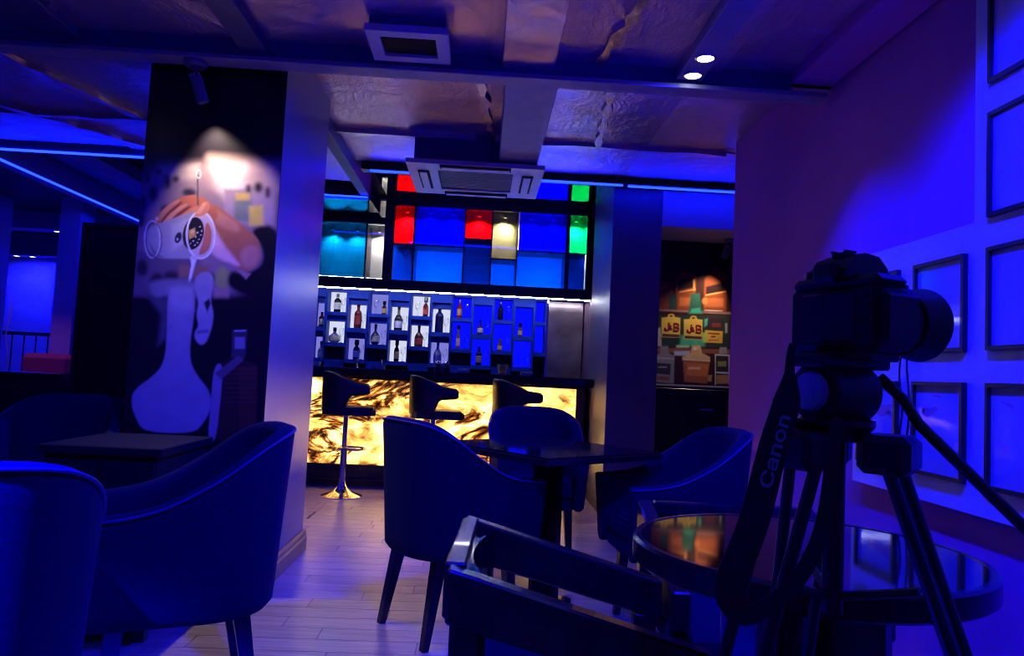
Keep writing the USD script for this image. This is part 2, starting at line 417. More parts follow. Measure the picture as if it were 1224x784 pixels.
# ---- walls
wr = struct("wall_right", "plum painted right wall with a raised white panel for pictures", "wall")
part(wr, "wall_body", bx(1.6, 1.9, -3.0, 4.70, 0.0, 2.8), L["paint"])
part(wr, "raised_panel", cat([bx(1.56, 1.6, -3.0, 3.03, 0.71, 1.635), bx(1.56, 1.6, -3.0, 2.285, 1.635, 2.8)]), L["white_panel"], label="white raised panel stepping up towards the camera")
part(wr, "wall_bulkhead", bx(1.39, 1.584, -3.0, 3.34, 2.50, 2.8), L["paint"])
part(wr, "shadow_gap", cat([bx(1.584, 1.6, -3.0, 3.36, 2.515, 2.8), bx(1.39, 1.584, 3.34, 3.352, 2.49, 2.8)]), L["black_matte"])
struct_side = struct("wall_far_right", "dark side wall beyond the opening", "wall")
part(struct_side, "wall_body", bx(2.5, 2.7, 4.7, 8.0, 0, 2.8), L["dark_paint"])
wb = struct("wall_back", "blue-lit lintel wall over the poster recess and the dark wall of the recess", "wall")
part(wb, "lintel", bx(1.41, 2.5, 5.86, 6.46, 2.33, 2.8), L["lintel"])
part(wb, "recess_wall", bx(1.41, 2.5, 6.46, 6.6, 0.0, 2.33), L["black_matte"])
part(wb, "bar_back_wall", bx(-1.75, 1.20, 7.86, 8.0, 0, 2.8), L["black_matte"])
wl = struct("wall_left", "partition wall at the left end of the bar", "wall")
part(wl, "wall_body", bx(-1.85, -1.70, 6.3, 8.0, 0, 2.8), L["dark_paint"])
wz = struct("wall_far_left", "far walls of the neighbouring lounge lit by blue lamps", "wall")
part(wz, "wall_body", bx(-9.0, -1.85, 11.6, 11.8, 0, 3.2), L["white_panel"])
part(wz, "wall_body", bx(-9.0, -8.8, -3.0, 11.6, 0, 3.2), L["white_panel"])

# ---- column between bar and recess
co = at_world("column", "dark blue-lit square column at the right end of the bar", "column", (1.21, 6.3, 0))
part(co, "shaft", bx(1.01, 1.41, 5.87, 6.88, 0.0, 2.8, 0.004), L["column"], smooth=False)
part(co, "base_board", bx(0.995, 1.425, 5.855, 6.88, 0.0, 0.10, 0.004), L["skirting"])

# ---- poster pillar
pi = at_world("pillar", "broad grey laminate pillar with the cocktail poster on its front", "pillar", (-1.30, 3.95, 0))
part(pi, "shaft", bx(-1.62, -0.985, 3.485, 4.42, 0.0, 2.8), L["pillar"])
sk = [(0, 0), (0.022, 0), (0.022, 0.075), (0.016, 0.085), (0.016, 0.105), (0.008, 0.12), (0, 0.12)]
m = prism(sk, 0.975); m = moved(m, rx=90); m.apply_translation((0, 0.4875, 0))
part(pi, "base_board", moved(m, (-0.985, 3.953, 0)), L["skirting"])
m = prism(sk, 0.68); m = moved(m, rx=90, rz=-90); m.apply_translation((0, 0, 0))
part(pi, "base_board", bx(-1.64, -0.965, 3.463, 3.485, 0, 0.115, 0.004), L["skirting"])

# ---- beams
be = at_world("ceiling_beam", "long steel beam crossing the whole room in front of the pillar", "beam", (0, 3.35, 2.44))
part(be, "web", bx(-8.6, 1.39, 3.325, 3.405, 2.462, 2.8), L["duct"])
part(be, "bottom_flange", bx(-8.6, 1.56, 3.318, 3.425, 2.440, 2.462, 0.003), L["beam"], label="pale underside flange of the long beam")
b2 = at_world("ceiling_beam", "foil-clad beam running away above the room, nearer half", "beam", (0.15, 1.5, 2.5))
part(b2, "foil_cladding", bx(0.03, 0.27, -3.0, 3.325, 2.485, 2.8, 0.004), L["foil"])
b3 = at_world("ceiling_beam", "plum beam running from the long beam to the big air conditioner", "beam", (0.18, 4.2, 2.5))
part(b3, "beam_body", bx(0.055, 0.315, 3.41, 4.90, 2.50, 2.8, 0.004), L["beam"])
b4 = at_world("ceiling_beam", "beam carrying the pair of bright blue downlights", "beam", (0.89, 1.0, 2.48))
part(b4, "beam_body", bx(0.84, 0.96, -3.0, 3.325, 2.48, 2.8, 0.003), L["beam"])
b5 = at_world("ceiling_beam", "dark beam running back from the poster pillar", "beam", (-1.09, 5.3, 2.58))
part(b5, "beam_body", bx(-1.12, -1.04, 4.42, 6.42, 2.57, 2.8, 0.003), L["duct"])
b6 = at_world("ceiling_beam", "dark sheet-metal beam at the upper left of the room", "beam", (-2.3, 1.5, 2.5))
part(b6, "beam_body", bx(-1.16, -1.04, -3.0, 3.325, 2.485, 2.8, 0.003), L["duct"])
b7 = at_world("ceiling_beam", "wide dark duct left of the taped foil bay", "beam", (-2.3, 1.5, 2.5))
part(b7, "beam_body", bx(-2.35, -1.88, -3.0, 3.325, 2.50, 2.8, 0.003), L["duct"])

# ---- downlights
def downlight(x, y, z, label, power=K_DOWN, aim=(0, 0, -1), col=(0.0006, 0.0, 1.0), group=None, cone=80.0, soft=0.7):
    t = at_world("downlight", label, "light", (x, y, z), group=group)
    part(t, "trim_ring", torus(0.040, 0.006, (x, y, z - 0.002), 20, 6), L["chrome"], smooth=True)
    part(t, "lens", lathe([(0.036, -0.006), (0.037, 0.0)], 20, (x, y, z)), L["down_lens"])
    p = np.array([x, y, z - 0.05])
    lampw(t, p, p + np.asarray(aim, float), col, power, 0.03, cone, soft)
    return t
downlight(0.90, 3.07, 2.478, "nearer of the two bright blue downlights on the slanting beam", 1.2 * K_DOWN, (0.45, -0.1, -1), cone=36.0, soft=0.9)
downlight(0.90, 3.255, 2.478, "farther of the two bright blue downlights on the slanting beam", 4.2 * K_DOWN, (-0.9, 0.25, -1), cone=50.0, soft=1.0)
for x, y, pw in ((0.90, 1.55, 2.2), (0.90, 1.35, 2.2), (0.90, -0.6, 0.8), (-1.10, 1.2, 0.2), (-1.50, 0.2, 60.0), (0.15, 1.30, 3.0), (-2.1, -0.3, 0.8), (-2.1, 2.2, 0.3)):  # added lamps out of view, lighting wall, floor and near chairs
    downlight(x, y, 2.478 if x > 0.5 else 2.483 if x > 0 else (2.538 if -2 < x < -1.2 else (2.483 if x > -2 else 2.498)), "added blue downlight out of view above the camera side of the room", pw * K_DOWN, ((0.6, 0.5, -1) if x > 0.5 else (-0.35, 0.75, -1) if x > 0 else ((0.0, 0.1, -1) if y > 1 else (0.25, 0.54, -1))), cone=(42.0 if x > 0.5 else 46.0 if x > 0 else (70.0 if y > 1 else (15.0 if y > 0 else 24.0))), group="downlights above the near room")

# ---- blue light strips
ls = at_world("light_strip", "thin blue light strip along the bar soffit edge", "light", (0.5, 5.7, 2.6))
part(ls, "strip_profile", bx(-1.0, 2.5, 5.69, 5.80, 2.61, 2.8), L["black"])
part(ls, "strip", bx(-0.93, 1.05, 5.700, 5.718, 2.596, 2.610), L["blue_strip"])
part(ls, "strip", bx(1.09, 2.48, 5.700, 5.718, 2.592, 2.606), L["blue_strip"])
ls = at_world("light_strip", "blue light strip over the left end of the bar", "light", (-1.4, 6.42, 2.55))
part(ls, "strip_profile", bx(-1.70, -1.04, 6.42, 6.50, 2.565, 2.8), L["black"])
part(ls, "strip", bx(-1.69, -1.06, 6.425, 6.44, 2.552, 2.565), L["blue_strip"])

# ---- mirrored soffit over the bar
so = struct("ceiling_bar", "mirrored soffit over the bar reflecting the coloured glass", "ceiling")
part(so, "mirror_soffit", bx(-1.0, 1.01, 5.80, 7.28, 2.765, 2.80), L["mirror"])
part(so, "mirror_soffit", bx(-1.70, -1.06, 6.50, 7.28, 2.55, 2.80), L["mirror"])
part(so, "mirror_cheek", bx(-1.06, -1.04, 6.45, 7.28, 2.55, 2.80), L["mirror"])

# ---- coloured glass wall: a box behind each pane with small lamps
gw = at_world("glass_wall", "coloured glass light wall above the bar in red, blue, yellow and green", "glass wall", (-0.3, 7.4, 1.84))
Y0, Y1 = 7.30, 7.60
panes = [  # x0, x1, z0, z1, colour, lamps
    ("teal", -1.69, -1.195, 1.962, 2.492, (0.02, 0.40, 0.62), 2), ("pale", -1.178, -1.010, 1.962, 2.480, (0.55, 0.55, 0.60), 1),
    ("red", -0.915, -0.728, 2.317, 2.690, (0.75, 0.006, 0.03), 1), ("blue", -0.708, -0.230, 2.317, 2.690, (0.002, 0.004, 1.0), 2),
    ("red", -0.218, 0.044, 2.405, 2.692, (1.0, 0.015, 0.03), 1), ("yellow", 0.058, 0.299, 2.219, 2.692, (0.62, 0.55, 0.25), 1),
    ("blue", 0.322, 0.808, 2.312, 2.695, (0.002, 0.004, 1.0), 2), ("green", 0.828, 1.000, 2.312, 2.690, (0.01, 0.60, 0.16), 1),
    ("steel", -0.912, -0.730, 1.955, 2.303, (0.01, 0.13, 0.75), 0), ("sky", -0.711, -0.228, 1.945, 2.303, (0.012, 0.25, 1.0), 0),
    ("steel", -0.220, 0.044, 1.955, 2.391, (0.008, 0.12, 0.68), 0), ("sky", 0.054, 0.299, 1.945, 2.205, (0.012, 0.25, 1.0), 0),
    ("sky", 0.310, 0.790, 1.945, 2.298, (0.012, 0.25, 1.0), 0), ("steel", 0.820, 0.984, 1.942, 2.298, (0.006, 0.10, 0.6), 0)]
gm = {k: glass_tint(k + "_glass", c) for k, c in {"teal": (0.012, 0.20, 0.38), "pale": (0.42, 0.42, 0.46), "red": (0.85, 0.015, 0.035), "blue": (0.002, 0.004, 1.0), "yellow": (0.42, 0.40, 0.28), "green": (0.02, 0.55, 0.22), "steel": (0.010, 0.13, 0.62), "sky": (0.014, 0.26, 1.0)}.items()}
bars = [bx(-1.72, 1.03, Y0 - 0.02, Y0 + 0.03, 1.845, 1.94), bx(-0.94, 1.03, Y0 - 0.02, Y0 + 0.03, 2.694, 2.765), bx(-1.70, -0.94, Y0 - 0.02, Y0 + 0.03, 2.494, 2.56), bx(-1.010, -0.917, Y0 - 0.03, Y0 + 0.03, 1.94, 2.765), bx(1.002, 1.04, Y0 - 0.02, Y0 + 0.03, 1.94, 2.765)]
dv = []
for x0, x1 in ((-1.194, -1.179), (-0.728, -0.710), (-0.229, -0.219), (0.044, 0.056), (0.299, 0.311), (0.79, 0.829)):
    dv.append(bx(x0, x1, Y0 - 0.006, Y1, 1.94, 2.765 if x0 > -1 else 2.50))
TUBE = (em("tube_bright", (0.75, 0.85, 1.0), 110.0), em("tube_dim", (0.75, 0.85, 1.0), 60.0), em("tube_faint", (0.75, 0.85, 1.0), 14.0))
for nm, x0, x1, z0, z1, c, nl in panes:
    if nl == 0: dv.append(bx(x0 - 0.01, x1 + 0.01, Y0 - 0.006, Y1, z1, z1 + 0.014))
part(gw, "outer_frame", cat(bars), L["black"])
part(gw, "mullions", cat(dv), L["black"])
part(gw, "light_box", cat([bx(-1.72, 1.04, Y1, Y1 + 0.02, 1.90, 2.80), bx(-1.72, 1.04, Y0 + 0.03, Y1, 1.90, 1.935), bx(-1.72, 1.04, Y0 + 0.03, Y1, 2.74, 2.765), bx(-1.72, -1.0, Y0 + 0.03, Y1, 2.515, 2.54), bx(-1.72, -1.70, Y0, Y1, 1.93, 2.75), bx(1.02, 1.04, Y0, Y1, 1.93, 2.75)]), L["box_white"])
for nm, x0, x1, z0, z1, c, nl in panes:
    part(gw, "pane", bx(x0 - 0.004, x1 + 0.004, Y0 + 0.004, Y0 + 0.010, z0 - 0.004, z1 + 0.004), gm[nm], label={"teal": "wide teal pane", "pale": "narrow pale pane", "red": "red pane", "blue": "deep blue pane", "yellow": "pale yellow pane", "green": "green pane", "steel": "dim blue pane", "sky": "sky blue pane"}[nm])
    top = (2.512 if x0 < -1 else 2.735)
    for k in range(nl):
        x = x0 + (x1 - x0) * ((k + 0.5) / nl)
        part(gw, "lamp_lens", lathe([(0.012, -0.004), (0.013, 0.0)], 12, (x, Y0 + 0.225, top - 0.002 - 0.055)), L["pane_lens"])
        part(gw, "lamp_housing", lathe([(0.016, 0.0), (0.016, 0.055)], 12, (x, Y0 + 0.225, top - 0.055)), L["white_plastic"])
        lampw(gw, (x, Y0 + 0.225, top - 0.065), (x, Y0 + 0.24, 1.9), (1.0, 0.92, 0.8), K_PANE * {"blue": 1.3, "yellow": 0.55, "teal": 0.45, "pale": 0.5, "red": 0.6, "green": 0.8}[nm], 0.012, 70, 1.0)
    if nl == 0 or nm in ("teal", "pale"):
        s = 1.0 if nm != "steel" else 0.55
        part(gw, "tube_lamp", bx(x0 + 0.01, x1 - 0.01, Y0 + 0.05, Y0 + 0.07, z0 - 0.006 if nl else z0 - 0.006, z0 + 0.002), TUBE[2] if nl else (TUBE[0] if s == 1 else TUBE[1]))

# ---- valance with white strip
va = at_world("valance", "black valance with a bright white light strip under it above the bottle display", "valance", (-0.3, 7.32, 1.835))
part(va, "board", bx(-1.70, 1.08, 7.24, 7.29, 1.845, 1.945), L["black"])
part(va, "diffuser", bx(-1.69, 1.06, 7.245, 7.262, 1.832, 1.845), L["white_strip"])
part(va, "top_board", bx(-1.70, 1.08, 7.29, 7.80, 1.86, 1.90), L["shelf_board"])

# ---- side of the bar recess: rippled foil cheek and bronze mirror
ck = at_world("mirror_panel", "brownish bronze mirror panel right of the bottle display", "mirror", (0.86, 7.55, 1.06))
part(ck, "glass", bx(0.66, 1.03, 7.58, 7.60, 1.0, 1.845), L["bronze_glass"])
part(ck, "edge_strip", bx(0.640, 0.660, 7.40, 7.60, 1.0, 1.845), L["chrome"])
cw = at_world("foil_panel", "rippled silver foil cheek beside the bronze mirror", "panel", (1.06, 7.3, 1.0))
gy, gz = np.meshgrid(np.linspace(6.9, 7.6, 60), np.linspace(1.0, 1.845, 24), indexing="ij")
rip = 0.010 * np.sin(gy * 42 + 2 * np.sin(gz * 3)) + 0.008 * (meshkit.fbm(np.stack([gy * 9, gz * 3, gz * 0], -1), 3, 2) - 0.5)
fv = np.stack([1.05 + rip, gy, gz], -1).reshape(-1, 3); bv = fv.copy(); bv[:, 0] = 1.09
ff = []
for i in range(59):
    for j in range(23):
        a = i * 24 + j; ff += [(a, a + 1, a + 25), (a, a + 25, a + 24)]
nn = 60 * 24; ring = [i * 24 for i in range(60)] + [59 * 24 + j for j in range(1, 24)] + [i * 24 + 23 for i in range(58, -1, -1)] + [j for j in range(22, 0, -1)]
for a, b in zip(ring, ring[1:] + ring[:1]): ff += [(a, b + nn, b), (a, a + nn, b + nn)]
part(cw, "foil", TM(np.vstack([fv, bv]), ff), L["tape"], smooth=True)

# ---- bar counter
bc = at_world("bar_counter", "long bar counter with black stone top and glowing honey onyx front", "bar counter", (-0.3, 6.8, 0))
part(bc, "worktop", bx(-1.70, 1.00, 6.50, 7.08, 0.990, 1.066, 0.006), L["counter"])
part(bc, "plinth", cat([bx(-1.70, 0.97, 6.80, 7.0, 0.0, 0.06), bx(-1.70, 0.985, 6.72, 7.0, 0.06, 0.085, 0.004), bx(-1.70, 0.97, 6.76, 7.0, 0.085, 0.155)]), L["black"])
part(bc, "ledge", bx(-1.70, 0.98, 6.725, 6.80, 0.150, 0.205, 0.004), L["wood_dark"])
part(bc, "lamp_box", cat([bx(-1.70, 0.95, 6.99, 7.03, 0.15, 0.99), bx(-1.70, 0.95, 6.775, 7.0, 0.16, 0.19), bx(-1.70, 0.95, 6.775, 7.0, 0.965, 0.99), bx(0.945, 0.965, 6.745, 7.0, 0.155, 0.99), bx(-1.71, -1.69, 6.745, 7.0, 0.155, 0.99)]), L["box_white"])
def sheet(x0, x1, z0, z1, y):
    # a stone sheet whose lit back is open to the lamps: front face and edges
    v = [(x0, y, z0), (x1, y, z0), (x1, y, z1), (x0, y, z1), (x0, y + 0.02, z0), (x1, y + 0.02, z0), (x1, y + 0.02, z1), (x0, y + 0.02, z1)]
    return TM(v, [(0, 1, 2), (0, 2, 3), (0, 4, 5), (0, 5, 1), (3, 2, 6), (3, 6, 7), (0, 3, 7), (0, 7, 4), (1, 5, 6), (1, 6, 2)])
part(bc, "onyx_panel", sheet(-1.69, -0.665, 0.200, 0.972, 6.752), L["onyx"], label="left honey onyx panel")
part(bc, "onyx_panel", sheet(-0.590, 0.885, 0.200, 0.972, 6.740), L["onyx"], label="right honey onyx panel")
part(bc, "onyx_pilaster", sheet(-0.664, -0.591, 0.200, 0.972, 6.730), L["onyx"], label="narrow onyx strip between the panels")
part(bc, "end_post", bx(0.886, 0.965, 6.735, 6.99, 0.155, 0.99), L["skirting"])
part(bc, "top_rail", bx(-1.70, 0.97, 6.735, 6.76, 0.970, 0.992), L["black"])
r2 = random.Random(4)
for i in range(8):
    for j in range(3):
        x = -1.52 + i * 0.335 + r2.uniform(-0.07, 0.07); z = 0.34 + j * 0.24 + r2.uniform(-0.05, 0.05)
        part(bc, "lamp_globe", trimesh.creation.icosphere(1, 0.012).apply_translation((x, 6.856, z)), L["pane_lens"])
        lampw(bc, (x, 6.828, z), (x, 6.0, z), (1.0, 0.84, 0.52), K_ONYX * r2.uniform(0.6, 1.3), 0.02, 0)
part(bc, "rear_board", bx(-1.70, 1.0, 7.04, 7.08, 0, 0.99), L["black"])

# ---- back bar bottle display
bd = at_world("bottle_display", "wall of staggered lit niches for bottles behind the bar", "shelf", (-0.5, 7.6, 1.06))
NX = [-1.476 + 0.2106 * (k - 1) for k in range(0, 12)]
odd = ((1.62, 1.832), (1.31, 1.585)); even = ((1.465, 1.765), (1.15, 1.42))
niches = []
hw = 0.0925
for k, x in enumerate(NX):
    a, b = x - 0.105, x + 0.105
    if k == 0: a = -1.70
    if k == 11: b = 0.64
    o = (odd if k % 2 else even)
    zb = 1.27 if k % 2 else 1.11
    y0 = 7.50 if k % 2 else 7.485
    xl, xr = max(x - hw, a + 0.008), min(x + hw, b - 0.008)
    body = [bx(a + 0.001, xl, y0, 7.72, zb, 1.858), bx(xr, b - 0.001, y0, 7.72, zb, 1.858), bx(xl, xr, y0, 7.72, zb, o[1][0]), bx(xl, xr, y0, 7.72, o[1][1], o[0][0]), bx(xl, xr, y0, 7.72, o[0][1], 1.858)]
    q = part(bd, "niche_column", cat(body), L["shelf_board"])
    for zi, (za, zc) in enumerate(o):
        bright = {(1, 0): "niche_white", (1, 1): "niche_white", (2, 0): "niche_white", (2, 1): "niche_pale", (3, 0): "niche_pale", (3, 1): "niche_pale", (4, 0): "niche_white", (4, 1): "niche_white", (5, 0): "niche_white", (5, 1): "niche_white", (6, 0): "niche_white", (6, 1): "niche_pale", (0, 0): "niche_pale", (0, 1): "niche_pale"}.get((k, zi), "niche_blue")
        hz_ = 0.055 if bright != "niche_blue" and not (k % 2 and zi == 0) else 0.0
        part(q, "back_light", bx(xl, xr, 7.66, 7.68, za, zc - hz_), L[bright])
        if hz_: part(q, "header_board", bx(xl, xr, 7.54, 7.66, zc - hz_, zc), L["shelf_board"])
        niches.append((k, zi, x, za, zc, y0))
part(bd, "lower_panel", bx(-1.70, 0.64, 7.70, 7.74, 1.0, 1.30), L["shelf_dark"])
part(bd, "back_counter", bx(-1.70, 1.06, 7.45, 7.85, 0.95, 0.99), L["counter"])
for k in range(1, 11, 2):
    part(bd, "splash_board", bx(NX[k] - 0.10, NX[k] + 0.10, 7.52, 7.53, 0.99, 1.14), L["shelf_board"])

# ================================================================== THINGS
# ---- air conditioners
def cassette(label, cx, cy, w, d, z, body, full):
    t = at_world("air_conditioner", label, "air conditioner", (cx, cy, z))
    x0, x1, y0, y1 = cx - w / 2, cx + w / 2, cy - d / 2, cy + d / 2
    bi = body
    part(t, "body", bx(x0 + bi, x1 - bi, y0 + bi, y1 - bi, z + 0.03, 2.80), L["duct"])
    if full:
        ring = prism([(x0, y0), (x1, y0), (x1, y1), (x0, y1)], 0.03, [[(cx - 0.26, cy - 0.26), (cx + 0.26, cy - 0.26), (cx + 0.26, cy + 0.26), (cx - 0.26, cy + 0.26)][::-1]])
        part(t, "fascia", moved(ring, (0, 0, z)), L["white_plastic"])
        slats = [bx(cx - 0.255, cx + 0.255, cy - 0.25 + k * 0.034, cy - 0.25 + k * 0.034 + 0.026, z + 0.008, z + 0.014) for k in range(15)]
        part(t, "intake_grille", cat(slats), L["grille"])
        part(t, "grille_backing", bx(cx - 0.26, cx + 0.26, cy - 0.26, cy + 0.26, z + 0.022, z + 0.03), L["black_matte"])
        for k, (ox, oy, a) in enumerate(((0, -0.36, 0), (0, 0.36, 0), (-0.36, 0, 90), (0.36, 0, 90))):
            part(t, "air_slot", moved(bx(-0.24, 0.24, -0.040, 0.040, -0.006, 0.002, 0.002), (cx + ox, cy + oy, z), rz=a), L["black_matte"])
            part(t, "vane", moved(bx(-0.23, 0.23, -0.024, 0.026, -0.014, -0.008, 0.002), (cx + ox, cy + oy, z - 0.002), rx=0, rz=a), L["white_plastic"])
    else:
        m_ = 0.055
        part(t, "fascia", cat([bx(x0, x1, y0, y0 + m_, z, z + 0.03), bx(x0, x1, y1 - m_, y1, z, z + 0.03), bx(x0, x0 + m_, y0 + m_, y1 - m_, z, z + 0.03), bx(x1 - m_, x1, y0 + m_, y1 - m_, z, z + 0.03)]), L["white_plastic"])
        part(t, "filter", bx(x0 + m_, x1 - m_, y0 + m_, y1 - m_, z + 0.015, z + 0.03), L["black_matte"])
    return t
cassette("small square ceiling vent with white frame and dark box in front of the long beam", -0.375, 3.14, 0.345, 0.30, 2.465, 0.015, False)
cassette("big white four-way ceiling cassette air conditioner above the bar stools", -0.10, 5.28, 0.93, 0.84, 2.45, 0.05, True)

# ---- posters (flat prints; colours only, the light on them is real)
def parse(txt):
    out = []
    for line in txt.strip().splitlines():
        c, s, p = line.split(";")
        p = np.array([int(v) for v in p.split(",")], float).reshape(-1, 2)
        out.append((np.array([float(v) for v in c.split(",")]), float(s), p))
    return out
def paint(shapes, xs, zs, base, seed):
    gx, gz = np.meshgrid(xs, zs, indexing="ij"); col = np.tile(np.asarray(base, float), (gx.size, 1)); px, pz = gx.ravel(), gz.ravel()
    for c, s, p in shapes:
        if len(p) > 5 and seed == 3:
            for _ in range(2):
                q = np.roll(p, -1, 0); p = np.stack([p * .75 + q * .25, p * .25 + q * .75], 1).reshape(-1, 2)
        lo, hi = p.min(0) - s * 1.5, p.max(0) + s * 1.5
        k = np.nonzero((px > lo[0]) & (px < hi[0]) & (pz > lo[1]) & (pz < hi[1]))[0]
        if not len(k): continue
        X, Z = px[k], pz[k]; ins = np.zeros(len(k), bool); d = np.full(len(k), 1e9)
        for (x1, z1), (x2, z2) in zip(p, np.roll(p, -1, 0)):
            if z1 != z2:
                cr = ((z1 > Z) != (z2 > Z)); ins ^= cr & (X < (x2 - x1) * (Z - z1) / (z2 - z1) + x1)
            L2 = (x2 - x1) ** 2 + (z2 - z1) ** 2
            if L2 > 0:
                t = np.clip(((X - x1) * (x2 - x1) + (Z - z1) * (z2 - z1)) / L2, 0, 1)
                d = np.minimum(d, np.hypot(X - x1 - t * (x2 - x1), Z - z1 - t * (z2 - z1)))
        a = np.clip(0.5 + np.where(ins, d, -d) / (2 * s), 0, 1); a = a * a * (3 - 2 * a)
        col[k] = col[k] * (1 - a[:, None]) + c * a[:, None]
    n = meshkit.fbm(np.c_[px / 45.0, pz / 45.0, np.full(px.size, seed)], 3, seed)
    return np.clip(col * (0.88 + 0.24 * n[:, None]), 0, 1)
def poster(t, x0, x1, z0, z1, y, step, shapes, base, seed):
    nx, nz = int((x1 - x0) / step) + 1, int((z1 - z0) / step) + 1
    xs, zs = np.linspace(x0, x1, nx), np.linspace(z0, z1, nz)
    col = paint(shapes, (xs - x0) * 1000, zs * 1000, base, seed)
    gx, gz = np.meshgrid(xs, zs, indexing="ij")
    v = np.c_[gx.ravel(), np.full(gx.size, y), gz.ravel()]
    a = (np.arange(nx - 1)[:, None] * nz + np.arange(nz - 1)[None, :]).ravel()
    f = np.vstack([np.c_[a, a + nz, a + nz + 1], np.c_[a, a + nz + 1, a + 1]])
    part(t, "printed_sheet", TM(v, f), L["print"], colors=col)
